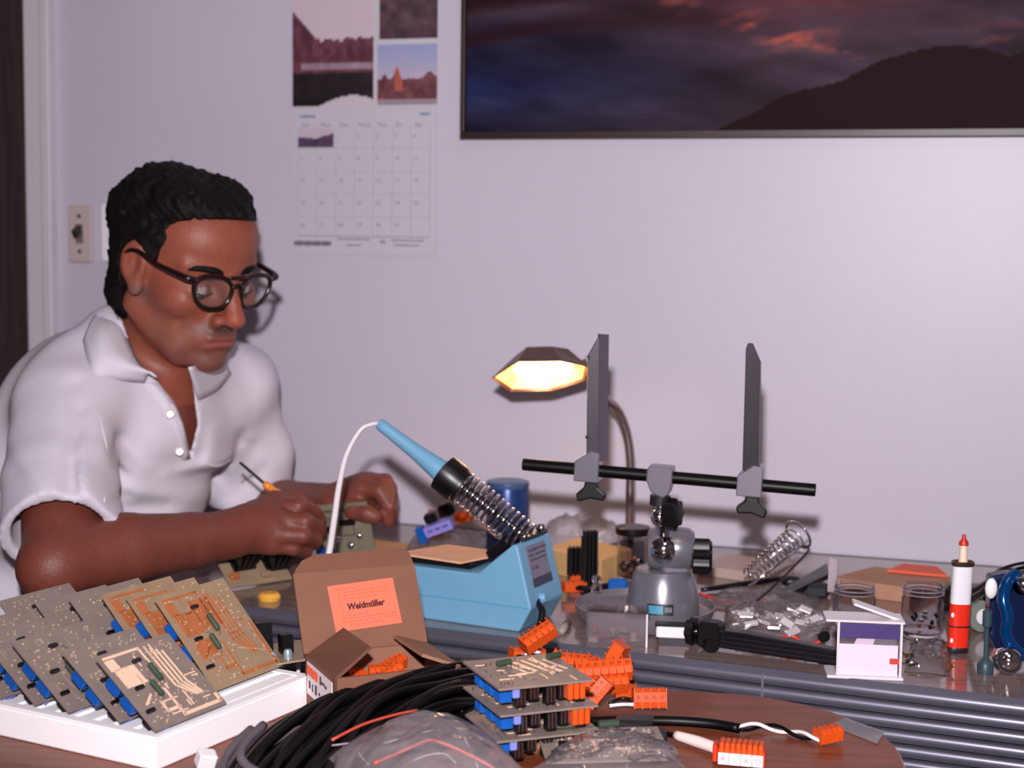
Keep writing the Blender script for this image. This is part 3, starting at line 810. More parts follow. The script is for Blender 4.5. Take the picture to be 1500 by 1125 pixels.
def hairfn(D, X, Y, Z):
    f = (X - HC[0]) * hF[0] + (Y - HC[1]) * hF[1] + (Z - HC[2]) * hF[2]
    l = (X - HC[0]) * hL[0] + (Y - HC[1]) * hL[1] + (Z - HC[2]) * hL[2]
    u = (X - HC[0]) * hU[0] + (Y - HC[1]) * hU[1] + (Z - HC[2]) * hU[2]
    a = np.arctan2(l, f); 
    D = D + .0018 * np.sin(150 * f + 5 * np.sin(60 * u)) * np.sin(120 * l + 40 * u) + .0010 * np.sin(300 * (f + l) + 8 * np.sin(90 * u)) + .0007 * np.sin(520 * l + 260 * u)
    al = np.abs(l)
    # front limit as a function of height: hairline, temples, sideburns, behind the ear
    f0 = np.interp(u, [-.12, -.034, -.026, .012, .030, .050, .064, .074, .086, .10], [-.018, -.016, .028, .038, .042, .054, .060, .074, .13, .2])
    f0 = f0 + np.where((u > .05) & (u < .095), -np.clip((al - .040), 0, .05) * .5, 0)
    cut = f - f0
    D = np.maximum(D, cut)
    # around the ear
    ear = .028 - np.sqrt(((f - .010) / 1.0) ** 2 + ((u + .006) / 1.25) ** 2 + (np.clip(.055 - al, 0, 1) * 3) ** 2)
    D = np.maximum(D, ear)
    under = (-.078 - u); D = np.maximum(D, under)
    inner = -(np.sqrt((f / .075) ** 2 + (l / .06) ** 2 + (u / .075) ** 2) - 1) * .06
    return np.maximum(D, inner)
HS.field(hairfn)
m_hair = mat('dark_hair', (20, 12, 14), .72, noise=.5, nscale=160, stretch=(1, 1, .3), bump=1, bscale=260, spec=.25)
HS.mesh('hair', m_hair, man, 1)
for sgn in (-1, 1):
    mb = MB(); mb.tube(smooth_path([hp(.0925, sgn * .010, .014), hp(.0925, sgn * .024, .0185), hp(.081, sgn * .042, .018), hp(.070, sgn * .053, .012)], 4), [.0022, .0042, .0036, .0012], 8)
    mb.build('eyebrow', m_hair, man, smooth='all')
    mb = MB(); mb.tube(smooth_path([hp(.0875, sgn * .018, -.0105), hp(.0892, sgn * .031, -.0125), hp(.084, sgn * .044, -.0095)], 4), [.0008, .0013, .0008], 6); mb.build('eyelashes', m_hair, man, smooth='all')
    mb = MB(); mb.sphere(hp(.0745, sgn * .031, -.0072), .01375, 16, 12); e = mb.build('eye', mat('eye_white', (190, 170, 165), .2), man, smooth='all')
    mb = MB(); mb.sphere(hp(.0850, sgn * .0315, -.0145), (.0045, .0045, .004), 10, 8); mb.build('iris', mat('iris_brown', (45, 28, 22), .15), e, smooth='all')
# ---- glasses
gl = MB(); m_gf = mat('glasses_frame', (34, 20, 20), .22, spec=.6)
def lens_outline(sgn, n=36, s=1.0):
    pts = []
    for i in range(n):
        a = 2 * math.pi * i / n; c, sn = math.cos(a), math.sin(a)
        w_ = .0245 * s; h_ = (.0165 if sn > 0 else .0225) * s
        x = w_ * abs(c) ** .78 * (1 if c > 0 else -1); z = h_ * abs(sn) ** .8 * (1 if sn > 0 else -1)
        if sn < 0: x *= 1 - .16 * (-sn)
        x += (.003 * sn)
        l = sgn * (.0315 + x); pts.append(hp(.1085 - abs(l) * .16 - .0, l, -.001 + z))
    return pts
gf = None
for sgn in (-1, 1):
    o = lens_outline(sgn); gl.tube(o + [o[0]], .0029, 8, cap=False)
gl.tube(smooth_path([hp(.1075, -.009, .003), hp(.111, 0, .006), hp(.1075, .009, .003)], 4), .0026, 8)
gl.tube(smooth_path([hp(.1070, -.014, .0140), hp(.1080, 0, .0150), hp(.1070, .014, .0140)], 4), .0020, 8)
for sgn in (-1, 1):
    gl.tube(smooth_path([hp(.1000, sgn * .0560, .010), hp(.094, sgn * .0670, .012), hp(.050, sgn * .0750, .014), hp(.020, sgn * .0800, .020), hp(.002, sgn * .0815, .013), hp(-.008, sgn * .079, -.008)], 5), [.0034, .0040, .0032, .0028, .0024, .0022], 8)
gf = gl.build('glasses', m_gf, man, smooth='all'); gf['label'] = 'dark brown framed glasses'
for sgn in (-1, 1):
    o = lens_outline(sgn, s=.97); mb = MB(); mb.prism([Vector(p) for p in o], Vector(hF) * .0012); mb.build('lens', film('lens_glass', (150, 140, 140), .06, .03, .08), gf)

# ---- trousers and shoes (under the table)
m_tr = mat('dark_trousers', (52, 48, 60), .85, bump=.5, bscale=600)
T = SDF(spacing((-.80, .04, .009)), spacing((1.60, 2.20, .009)), spacing((.02, .66, .009)))
T.ell(PEL + V3((0, 0, -.01)), (.125, .175, .11), BR, .03)
for sgn in (-1, 1):
    hip = PEL + bL * sgn * .085 + V3((0, 0, -.045)); knee = hip + bF * .42 + bL * sgn * .03 + V3((0, 0, -.02)); ank = V3((knee[0] - .03, knee[1] - .01, .09))
    T.chain([hip, knee, ank + V3((0, 0, .16)), ank], [.085, .062, .056, .05], .03)
T.mesh('trousers', m_tr, man)
for sgn in (-1, 1):
    hip = PEL + bL * sgn * .085; knee = hip + bF * .42 + bL * sgn * .03
    a = V3((knee[0] - .05, knee[1] - .01, .045)); mb = MB()
    Q = SDF(spacing((a[0] - .12, a[0] + .30, .006)), spacing((a[1] - .18, a[1] + .12, .006)), spacing((-.01, .14, .006)))
    Q.cap(a, a + bF * .15, .045, .038, k=.01).cap(a + V3((0, 0, .0)), a + V3((0, 0, .06)), .042, .04, k=.02)
    Q.field(lambda D, X, Y, Z: np.maximum(D, .003 - Z))
    Q.mesh('shoe', mat('black_shoe', (25, 22, 22), .35), man)

# ---- polo shirt
C = SDF(spacing((-.82, -.14, .0036)), spacing((1.50, 2.22, .0036)), spacing((.50, 1.10, .0036)))
C.ell(PEL, (.118, .168, .115), BR, .03).ell(BEL, (.124, .165, .13), BR, .05).ell(CHE, (.124, .170, .14), BR, .05)
C.ell(UCH, (.098, .152, .092), BR, .05)
C.cap(S1 + (.0, .06, .012), S2 + (0, -.03, .0), .056, k=.04)
C.cap(S1 + (0, .03, .0), V3(at(165, 500, 1.90)), .045, .035, k=.05)
C.ell(UCH - bF * .06 + V3((0, 0, .02)), (.07, .13, .08), BR, .05)               # rounded upper back
C.cap(nb + V3((0, 0, -.02)), nb * .45 + nt_ * .55, .075, .064, k=.03)               # collar stand
u1 = (E1 - S1) / np.linalg.norm(E1 - S1); u2 = (E2 - S2) / np.linalg.norm(E2 - S2)
h1 = S1 + u1 * .195; h2 = S2 + (E2 - S2) * .80
C.chain([S1, S1 * .4 + h1 * .6, h1 + u1 * .02], [.058, .060, .060], .03)
C.chain([S2, S2 * .4 + h2 * .6, h2 + u2 * .02], [.060, .062, .064], .025)
C.chain([S1 + V3((.02, .05, -.03)), CHE + bL * -.13 + V3((0, 0, -.02))], [.05, .05], .03)
def shirtfn(D, X, Y, Z):
    # soft folds
    f = X * bF[0] + Y * bF[1]; l = X * bL[0] + Y * bL[1]
    w1 = np.sin(62 * (Z + .35 * f) + 2.2 * np.sin(9 * l + 14 * f)); w2 = np.sin(38 * l - 46 * Z + 3 * np.sin(13 * f)); w3 = np.sin(95 * (f * .7 + Z * .5) + 3 * np.sin(20 * l + 11 * Z))
    return D - .0032 * w1 * np.clip((.98 - Z) * 6, .2, 1) - .0028 * w2 - .0012 * w3
C.field(shirtfn)
CREASE = [((165, 700, 1.80), (262, 745, 1.80), .004), ((160, 640, 1.80), (232, 725, 1.79), .004), ((292, 745, 1.86), (345, 660, 1.90), .005), ((140, 735, 1.79), (225, 752, 1.80), -.004),
          ((300, 710, 1.86), (325, 600, 1.92), .004), ((120, 560, 1.78), (165, 735, 1.74), -.006), ((150, 590, 1.80), (215, 700, 1.79), -.003), ((240, 700, 1.80), (300, 690, 1.82), .004),
          ((20, 640, 1.72), (110, 700, 1.68), .002), ((30, 900, 1.85), (190, 930, 1.85), .004), ((60, 950, 1.85), (215, 905, 1.85), -.004), ((355, 600, 2.0), (392, 690, 2.0), .003), ((310, 760, 1.86), (372, 700, 1.95), -.004)]
def creasefn(D, X, Y, Z):
    D = D.copy(); XX = X + 0 * Z; 
    for a, b, am in CREASE:
        a = at(*a); b = at(*b); ax, az, bx, bz = a.x, a.z, b.x, b.z
        L2 = (bx - ax) ** 2 + (bz - az) ** 2
        t = np.clip(((X - ax) * (bx - ax) + (Z - az) * (bz - az)) / L2, 0, 1)
        d = np.sqrt((X - ax - t * (bx - ax)) ** 2 + (Z - az - t * (bz - az)) ** 2)
        D -= 1.6 * am * np.exp(-(d / .009) ** 2) * np.sin(np.pi * np.clip(t, .08, .92)) ** .5 
    return D
C.field(creasefn)
# sleeve openings
LO, HI = (-.9, 1.4, .4), (0, 2.3, 1.2)
def hem(S, h, u, r):
    def fn(D, X, Y, Z):
        t = (X - h[0]) * u[0] + (Y - h[1]) * u[1] + (Z - h[2]) * u[2]
        rr = np.sqrt(np.maximum((X - h[0]) ** 2 + (Y - h[1]) ** 2 + (Z - h[2]) ** 2 - t ** 2, 0))
        D = np.where((rr < r + .022), np.maximum(D, t), D)
        ins = np.maximum(rr - (r - .011), -(t + .06))
        return np.maximum(D, -ins)
    m_ = .13
    C.field(fn, h - m_, h + m_)
hem(S1, h1, u1, .060); hem(S2, h2, u2, .064)
# neck opening and V of the placket
n_ax = (nt_ - nb) / np.linalg.norm(nt_ - nb)
vtop, vbot = V3(at(262, 545, 1.80)), V3(at(276, 666, 1.79))
V_l, V_r = [(212, 540), (231, 556), (258, 590), (273, 626), (276, 668)], [(276, 668), (286, 622), (281, 570), (277, 536)]
CI = np.array(CAM_ROT.transposed())
def neckfn(D, X, Y, Z):
    t = (X - nb[0]) * n_ax[0] + (Y - nb[1]) * n_ax[1] + (Z - nb[2]) * n_ax[2]
    rr = np.sqrt(np.maximum((X - nb[0]) ** 2 + (Y - nb[1]) ** 2 + (Z - nb[2]) ** 2 - t ** 2, 0))
    D = np.maximum(D, -np.maximum(rr - .059, .03 - t))
    dx, dy, dz = X - CAM_LOC.x, Y - CAM_LOC.y, Z - CAM_LOC.z
    cx, cy, cz = [CI[i][0] * dx + CI[i][1] * dy + CI[i][2] * dz for i in range(3)]
    ax, ay = 750 + FPX * cx / -cz, 562.5 - FPX * cy / -cz          # front view of the man
    L_ = np.interp(ay, [430, 490, 532, 556, 590, 626, 668], [168, 186, 205, 229, 256, 270, 277])
    R_ = np.interp(ay, [430, 505, 522, 540, 570, 622, 668], [300, 322, 300, 278, 283, 289, 278])
    v = np.maximum(np.maximum(L_ - ax, ax - R_), ay - 668) * (Y / FPX)
    v = np.maximum(v, Y - 1.95)
    return np.maximum(D, -v)
C.field(neckfn)
m_shirt = mat('white_polo_knit', (212, 204, 216), .85, bump=.5, bscale=700, noise=.02, nscale=20)
shirt, SW = C.mesh('polo_shirt', m_shirt, man, 1)

def samp(S, p):
    i = [min(max(int(np.searchsorted(a, c)), 0), len(a) - 1) for a, c in zip((S.x, S.y, S.z), p)]
    return float(S.D[i[0], i[1], i[2]])
def on_shirt(px, py, off=.003, y0=1.55, y1=2.15):
    y = y0
    while y < y1:
        p = at(px, py, y)
        if samp(C, p) < 0: return at(px, py, y - off)
        y += .0015
    return at(px, py, 1.85)
def patch(name, rows, m, solid=.0028, sub=2):
    """cloth patch through rows of points"""
    rows = [smooth_path(r, 5) for r in rows]; n = min(len(r) for r in rows)
    cols = [smooth_path([r[i] for r in rows], 3) for i in range(n)]
    k = len(cols[0]); mb = MB(); mb.v = [p for c in cols for p in c]
    mb.f = [(i * k + j, i * k + j + 1, (i + 1) * k + j + 1, (i + 1) * k + j) for i in range(n - 1) for j in range(k - 1)]
    o = mb.build(name, m, shirt if False else man, smooth='all', solid=solid); return o
up = [at(160, 452, 1.93), at(178, 470, 1.865), at(191, 505, 1.835), at(206, 535, 1.812), at(230, 553, 1.80)]
lowp = [(122, 500), (128, 525), (140, 549), (172, 556), (212, 560)]
low = [on_shirt(x, y, .004) for x, y in lowp]
mid = [(a + b) / 2 + Vector((0, -.012, .010)) for a, b in zip(up, low)]
patch('collar', [up, mid, low], m_shirt)
up = [at(277, 538, 1.815), at(296, 532, 1.86), at(320, 517, 1.93)]
low = [on_shirt(291, 586, .004), on_shirt(318, 572, .004), on_shirt(338, 548, .004)]
mid = [(a + b) / 2 + Vector((0, -.008, .006)) for a, b in zip(up, low)]
patch('collar', [up, mid, low], m_shirt)
# placket strip beside the open V, with two buttons
pl = [on_shirt(x, y, .0035) for x, y in ((210, 560), (238, 594), (256, 630), (268, 674))]
pr = [on_shirt(x - 3, y, .0035) for x, y in ((231, 560), (257, 590), (272, 628), (281, 672))]
patch('placket', [pl, pr], m_shirt, .003)
for x, y in ((249, 606), (263, 661)):
    c = on_shirt(x, y, .007); d = (CAM_LOC - c).normalized(); mb = MB(); mb.lathe([(.0, -.001), (.0052, -.001), (.0056, .0006), (.0046, .0016), (.0040, .0010), (0, .0009)], 16, c, d)
    mb.build('button', mat('shirt_button', (205, 190, 185), .2), man, smooth=True)
# seam line of the set-in sleeve, chest pocket edge
sm = [on_shirt(x, y, .0005) for x, y in ((112, 545), (138, 590), (153, 640), (158, 690), (152, 735))]
mb = MB(); mb.tube(smooth_path(sm, 5), .0016, 6); mb.build('sleeve_seam', m_shirt, man, smooth='all')
pk = [on_shirt(x, y, .0015) for x, y in ((296, 676), (318, 683), (340, 672))]
mb = MB(); mb.tube(smooth_path(pk, 4), .0022, 6); mb.build('pocket_edge', m_shirt, man, smooth='all')

# ---- the chair he sits on
ch = thing('chair', 'dark padded chair the seated man sits on', 'chair', (-.63, 1.93, 0), (0, 0, math.atan2(bF[1], bF[0])))
m_ch = mat('dark_vinyl', (48, 40, 44), .5); Mc = WM(ch)
mb = MB(); mb.bbox((0, 0, .415), (.42, .42, .05), .015, M=Mc); mb.build('seat', m_ch, ch)
mb = MB(); mb.bbox((-.235, 0, .64), (.035, .36, .18), .012, M=Mc); mb.build('backrest', m_ch, ch)
for a in (-1, 1):
    for b in (-1, 1):
        mb = MB(); mb.tube([Mc @ Vector((a * .18, b * .18, .392)), Mc @ Vector((a * .21, b * .20, 0))], .012, 10); mb.build('leg', _mats['leg_chrome'], ch, smooth=True)
    mb = MB(); mb.tube([Mc @ Vector((-.19, a * .15, .40)), Mc @ Vector((-.225, a * .15, .50)), Mc @ Vector((-.235, a * .15, .60))], .011, 8); mb.build('back_post', _mats['leg_chrome'], ch, smooth=True)
# ================================================================== CIRCUIT BOARDS
m_pcb = mat('board_grey_glassfibre', (130, 114, 108), .4, noise=.08, nscale=60)
m_pcb2 = mat('board_tan_glassfibre', (150, 124, 100), .38, noise=.08, nscale=60)
m_pcbe = mat('board_edge', (140, 120, 100), .6)
m_cu = mat('copper_track', (196, 118, 74), .35, .35, noise=.1, nscale=90)
m_cub = mat('glint_copper', (255, 214, 184), .3, .25)  # copper tracks with the flash glint put into a cream base colour
m_gry = mat('lacquered_track', (158, 136, 124), .3, .2)
m_blue = mat('relay_blue', (24, 84, 164), .35, noise=.08, nscale=80)
m_green = mat('resistor_green', (56, 70, 56), .4, noise=.15, nscale=100)
m_black = mat('black_plastic', (22, 18, 22), .35, noise=.2, nscale=80)
m_tin = mat('solder_tin', (220, 212, 215), .18, 1)
m_org = mat('connector_orange', (206, 78, 26), .45, noise=.07, nscale=120)
m_lil = mat('lilac_capacitor', (120, 130, 205), .35)
m_white = mat('white_plastic', (228, 222, 226), .4)
m_steel = mat('dull_steel', (50, 44, 52), .4, .4, noise=.08, nscale=60)
m_chrome = mat('chrome', (215, 212, 218), .10, 1)
def board_thing(label, M, wd=.084, ht=.078, style='bright', seed=0, cat='circuit board', group=None, name='circuit_board', top=True, under=True):
    """M: local x along the short slot edge, local y up the board, +z is the track side"""
    th = thing(name, label, cat, M.translation, M.to_euler(), group)
    r = random.Random(seed); A = Matrix
    def b(mb, nm, m, **k): return mb.build(nm, m, th, world=False, **k)
    mb = MB(); mb.box((wd / 2, ht / 2, 0), (wd, ht, .0016)); b(mb, 'substrate', {'orange': m_pcb2, 'bright': m_pcb}.get(style, m_pcb))
    tr = MB(); mt = {'bright': m_cub, 'orange': m_cu, 'grey': m_gry, 'shiny': m_cub}[style]
    z = .0010
    def seg(x0, y0, x1, y1, w_=.0016):
        x0, x1, y0, y1 = x0 * wd, x1 * wd, y0 * ht, y1 * ht
        if abs(x1 - x0) > abs(y1 - y0) * .3 and abs(y1 - y0) > abs(x1 - x0) * .3:
            d = Vector((x1 - x0, y1 - y0, 0)); tr.box(((x0 + x1) / 2, (y0 + y1) / 2, z), (d.length, w_, .0004), rz=math.atan2(d.y, d.x))
        elif abs(x1 - x0) > abs(y1 - y0): tr.box(((x0 + x1) / 2, y0, z), (abs(x1 - x0) + w_, w_, .0004))
        else: tr.box((x0, (y0 + y1) / 2, z), (w_, abs(y1 - y0) + w_, .0004))
    # long L-shaped tracks down the right side, as on the brightest board
    if style in ('bright', 'orange'):
        for k in range(4):
            o = k * .055
            seg(.60 + o, .92 - o * .6, .60 + o, .40 + o * .1, .0018); seg(.60 + o, .40 + o * .1, .76 + o * .5, .22, .0018); 
        seg(.45, .06, .96, .06, .0032); seg(.96, .06, .96, .50 if style == 'orange' else .14, .0032); seg(.45, .06, .45, .40, .0022); seg(.30, .16, .45, .16, .003); seg(.30, .16, .30, .26, .002)
        seg(.06, .94, .52, .94, .0024); seg(.52, .94, .52, .55, .002); seg(.12, .30, .26, .40, .002)
        tr.box((.20 * wd, .66 * ht, z), (.26 * wd, .24 * ht, .0004)); tr.box((.10 * wd, .84 * ht, z), (.12 * wd, .14 * ht, .0004))
        if style == 'orange': tr.box((.48 * wd, .72 * ht, z), (.30 * wd, .30 * ht, .0004)); tr.box((.22 * wd, .40 * ht, z), (.22 * wd, .16 * ht, .0004))
    for k in range(12 if style != 'shiny' else 16):
        x, y = r.uniform(.08, .9), r.uniform(.08, .9); L = r.uniform(.06, .22)
        if r.random() < .5: seg(x, y, min(.94, x + L), y, .0012)
        else: seg(x, y, x, min(.94, y + L), .0012)
    if style == 'shiny':
        for k in range(3): seg(.25 + k * .18, .35, .25 + k * .18, .92, .0035)
    b(tr, 'copper_tracks', mt)
    so = MB()
    for k in range(105):
        x, y = (r.uniform(.05, .95) * wd, r.uniform(.05, .95) * ht); q = r.uniform(.0006, .0011)
        so.lathe([(q, 0), (q * .5, q * 1.3)], 5, (x, y, .0008))
    for k in range(9): so.lathe([(.0008, 0), (.0004, .001)], 5, ((.62 + .035 * k) * wd, (.30 - .012 * k) * ht, .0008))
    tag(b(so, 'solder_joints', mat('solder_gold_grey', (226, 200, 172), .3, .5)), kind='stuff')
    if top:
        for (x, y, L, a) in (((.46, .60, .017, 90), (.33, .42, .015, 90)) if style != 'shiny' else ((.40, .82, .016, 20), (.62, .62, .014, 20))):
            mb = MB(); c = Vector((x * wd, y * ht, .0042)); d = Vector((math.cos(R(a)), math.sin(R(a)), 0))
            mb.lathe([(.0014, -L / 2), (.0024, -L / 2 + .001), (.0024, L / 2 - .001), (.0014, L / 2)], 12, c, d)
            rr = b(mb, 'resistor', m_green, smooth=True)
            mb = MB()
            for sg in (-1, 1): mb.tube([c + d * (sg * L / 2), c + d * (sg * (L / 2 + .003)), c + d * (sg * (L / 2 + .0035)) - Vector((0, 0, .004))], .0004, 5)
            o = mb.build('wire_lead', m_tin, rr, world=False); 
        for (x, y) in ((.18, .50), (.38, .80), (.10, .22)):
            mb = MB(); mb.box((x * wd, y * ht, .0022), (.008, .003, .003)); b(mb, 'jumper_block', m_black if x < .3 else m_steel)
    if under:      # component side
        for (x, y) in ((.16, .70), (.16, .46)):
            mb = MB(); mb.bbox((x * wd, y * ht, -.0088), (.013, .015, .016), .001); q = b(mb, 'relay', m_blue)
            mb = MB()
            for k in range(4): mb.box((x * wd - .0066, y * ht - .005 + k * .0033, -.0088), (.0008, .0012, .012))
            mb.build('relay_ribs', _mats['relay_blue'], q, world=False)
        for (x, y) in ((.12, .16), (.26, .10), (.42, .14), (.60, .18), (.78, .14)):
            mb = MB(); mb.bbox((x * wd, y * ht, -.0062), (.007, .010, .010), .0006); b(mb, 'black_component', m_black)
        for (x, y) in ((.19, .05), (.85, .5)):
            mb = MB(); mb.lathe([(.0032, 0), (.0034, -.001), (.0034, -.010), (.003, -.011)], 12, (x * wd, y * ht, -.0008)); b(mb, 'capacitor', m_lil, smooth=True)
        pins = MB()
        for k in range(12): pins.box(((.1 + .07 * k) * wd, .30 * ht, -.003), (.0007, .0007, .005))
        b(pins, 'pin_row', m_tin)
    return th

# ---- white foam tray
FZ = TZ + .0265
C0 = onz(228, 1080, FZ); CR = onz(455, 988, FZ); CL = onz(0, 1046, FZ)
u_ = (CR - C0); SL = u_.length; u_.normalize()
v_ = Vector((-u_.y, u_.x, 0)); 
if v_.dot(CL - C0) < 0: v_ = -v_
FM = Matrix((u_, v_, Vector((0, 0, 1)))).transposed().to_4x4(); FM.translation = Vector((C0.x, C0.y, TZ))
# local: x to the left along the front, y back to the right, z up
foam = thing('foam_tray', 'white slotted foam tray holding a rack of tilted circuit boards', 'tray', (C0.x, C0.y, TZ), FM.to_euler())
m_foam = mat('white_foam', (250, 246, 250), .7, bump=.4, bscale=900)
FMi = WM(foam); TW = .36
mb = MB(); mb.box((SL / 2, TW / 2, .012), (SL, TW, .024)); mb.build('tray_base', m_foam, foam, world=False, bevel=.0015)
for q, (cx, cy, sx, sy) in enumerate(((TW / 2, .004, TW, .008), (TW / 2, SL - .004, TW, .008), (.004, SL / 2, .008, SL - .016), (TW - .004, SL / 2, .008, SL - .016))):
    mb = MB(); mb.box((cy, cx, .0252), (sy, sx, .0026)); mb.build('rim', m_foam, foam, world=False)
for k in range(17):
    x = .017 + k * .0204
    mb = MB(); mb.box((SL / 2, x, .02505), (SL - .0175, .0125, .0022)); mb.build('slat', m_foam, foam, world=False)

# boards leaning in the tray: corner pixels of their lower near corner on the foam plane
def lean_board(px, py, label, style, seed, th=39, wd=.084, ht=.078, du=0, dz=0, yaw=0):
    B0 = onz(px, py, FZ + dz)
    un = (Matrix.Rotation(R(yaw), 3, 'Z') @ u_).normalized(); n = Vector((-un.y, un.x, 0)); n = n if n.dot(v_) > 0 else -n
    y = n * math.cos(R(th)) + Vector((0, 0, 1)) * math.sin(R(th))
    M = Matrix((un, y, un.cross(y))).transposed().to_4x4(); M.translation = B0 + Vector((0, 0, .003)) 
    return board_thing(label, M, wd, ht, style, seed, group='circuit boards leaning in the foam tray')
lean_board(228, 1078, 'bright copper-tracked circuit board at the front corner of the foam tray', 'bright', 3, 39)
lean_board(176, 1064, 'grey circuit board right behind the bright front one in the foam tray', 'grey', 4, 38)
lean_board(101, 1050, 'grey circuit board with blue relays, third from the tray\'s front corner', 'grey', 5, 38)
lean_board(52, 1039, 'grey circuit board, fourth from the tray\'s front corner', 'grey', 6, 38)
lean_board(2, 1029, 'grey circuit board cut off by the left picture edge', 'grey', 7, 38)
lean_board(316, 1018, 'orange-tracked circuit board furthest right in the back row of the foam tray', 'orange', 8, 47, .090, .096)
lean_board(272, 1010, 'orange-tracked circuit board second from the right in the tray\'s back row', 'orange', 9, 46, .088, .094)
lean_board(233, 1004, 'orange-tracked circuit board third from the right in the tray\'s back row', 'orange', 10, 46, .088, .092)
lean_board(184, 1000, 'circuit board fourth from the right in the tray\'s back row', 'grey', 11, 44, .088, .090)
lean_board(128, 992, 'grey circuit board leaning leftmost but one in the back row', 'grey', 12, 42, .086, .080)
lean_board(70, 984, 'grey circuit board leaning leftmost in the back row', 'grey', 13, 41, .086, .078)

# ---- board with black parts lying behind the foam tray
q = [onz(330, 985, TZ + .030), onz(478, 962, TZ + .034), onz(425, 938, TZ + .030), onz(345, 935, TZ + .028)]
un = (q[1] - q[0]).normalized(); M = frame_of(q[0], un, (q[3] - q[0]))
bb = thing('circuit_board', 'tan circuit board with big black parts between the foam tray and the cardboard box', 'circuit board', M.translation, M.to_euler())
mb = MB(); mb.box((.045, .035, 0), (.090, .07, .0016)); mb.build('substrate', m_pcb2, bb, world=False)
for (x, y, sx, sy, sz) in ((.022, .046, .030, .034, .034), (.047, .050, .016, .024, .028), (.064, .030, .011, .013, .018)):
    mb = MB(); mb.bbox((x, y, .0008 + sz / 2), (sx, sy, sz), .001); c = mb.build('black_component', m_black, bb, world=False)
    mb = MB()
    for k in range(4): mb.box((x - sx / 2 + sx * (k + .5) / 4, y - sy / 2 - .0004, .0008 + sz / 2), (sx * .08, .0008, sz * .8))
    mb.build('fins', m_black, c, world=False)
for (x, y) in ((.06, .012), (.045, .010)):
    mb = MB(); mb.lathe([(.004, 0), (.0042, .005), (.003, .008)], 12, (x, y, .0008)); mb.build('capacitor', mat('capacitor_silver', (170, 190, 200), .25, .6), bb, world=False, smooth=True)
mb = MB(); mb.lathe([(.002, 0), (.0035, .001), (.0035, .020), (.002, .021)], 12, (.006, .062, .018), (0.5, .8, -.3)); mb.build('resistor', m_green, bb, world=False, smooth=True)
for (px, py) in ((0.01, .01), (.085, .01), (.01, .065), (.085, .065)):
    mb = MB(); mb.cyl((px, py, -.0008), (px, py, -.028), .0018, n=8); mb.build('standoff', m_white, bb, world=False)

# ---- stack of boards at the front
zt = [.062, .0425, .0225]
cs = [((653, 984), (731, 1011), (869, 997), (792, 972)), ((660, 1021), (733, 1050), (876, 1034), (800, 1010)), ((661, 1059), (727, 1088), (880, 1071), (800, 1048))]
def stack_board(z, c, label, seed, top):
    p = [onz(x, y, TZ + z) for x, y in c]
    un = (p[2] - p[1]); M = frame_of(p[1], un, p[0] - p[1]); 
    wd = un.length; ht = .082
    th = thing('circuit_board', label, 'circuit board', M.translation, M.to_euler(), 'stacked circuit boards')
    r = random.Random(seed)
    def b(mb, nm, m, **k): return mb.build(nm, m, th, world=False, **k)
    M2 = M
    mb = MB(); mb.box((wd / 2, ht / 2, 0), (wd, ht, .0016)); b(mb, 'substrate', m_pcb)
    tr = MB()
    for k in range(5): tr.box((wd * (.42 + .11 * k), ht * .62, .0010), (.0022 + .0015 * (k % 2), ht * r.uniform(.35, .6), .0004), rz=.25)
    for k in range(16):
        x, y = r.uniform(.1, .85) * wd, r.uniform(.1, .85) * ht
        tr.box((x, y, .0010), (r.uniform(.004, .016), .0012, .0004), rz=0 if r.random() < .6 else 1.57)
    b(tr, 'copper_tracks', m_cub)
    so = MB()
    for k in range(80):
        x, y = r.uniform(.04, .96) * wd, r.uniform(.04, .96) * ht; q = r.uniform(.0005, .001); so.lathe([(q, 0), (q * .5, q * 2)], 5, (x, y, .0008))
    tag(b(so, 'solder_joints', m_tin), kind='stuff')
    for (x, y, a) in ((.34, .72, .3), (.93, .80, .3)) if top else ((.45, .5, .3),):
        mb = MB(); mb.lathe([(.0012, -.0075), (.0026, -.0065), (.0026, .0065), (.0012, .0075)], 12, (x * wd, y * ht, .0036), (math.cos(a), math.sin(a), 0)); b(mb, 'resistor', m_green, smooth=True)
    # below: blue relays on the left edge, black blocks and headers in the middle, orange pins right
    for k, y in enumerate((.20, .46, .74)):
        mb = MB(); mb.bbox((.010, ht * y, -.0078), (.010, .0135, .0125), .0008); q = b(mb, 'relay', m_blue)
        mb = MB()
        for j in range(4): mb.box((.0048, ht * y - .005 + j * .0033, -.0078), (.0008, .0012, .010))
        mb.build('relay_ribs', m_blue, q, world=False)
    for k in range(5):
        x = .020 + k * .0125; hgt = (.0165, .013, .0165, .015, .0165)[k]
        mb = MB(); mb.bbox((x, .008 + .004 * (k % 2), -.0008 - hgt / 2), (.0085, .008, hgt), .0006); q = b(mb, 'black_header', m_black)
        mb = MB()
        for j in range(3): mb.box((x - .003 + j * .003, .0035 + .004 * (k % 2), -.0008 - hgt * .5), (.0007, .0008, hgt * .7))
        mb.build('header_pins', m_tin, q, world=False)
    for k in range(3):
        mb = MB(); mb.bbox((.030 + k * .016, .045, -.0088), (.012, .020, .0150), .0008); b(mb, 'black_component', m_black)
    for (x, y) in ((.0125, .004), (.062, .030)):
        mb = MB(); mb.bbox((x + .003, y, -.0052), (.0058, .004, .0075), .0008); b(mb, 'capacitor', m_lil, smooth=True)
    for k in range(3):
        mb = MB(); mb.bbox((wd - .008 - k * .0052, .006, -.0078), (.0042, .010, .0130), .0006); b(mb, 'terminal_cell', m_org)
    return th
stack_board(zt[0], cs[0], 'top board of the stack of three circuit boards, bright tracks showing', 31, True)
stack_board(zt[1], cs[1], 'middle board of the stack of three circuit boards', 32, False)
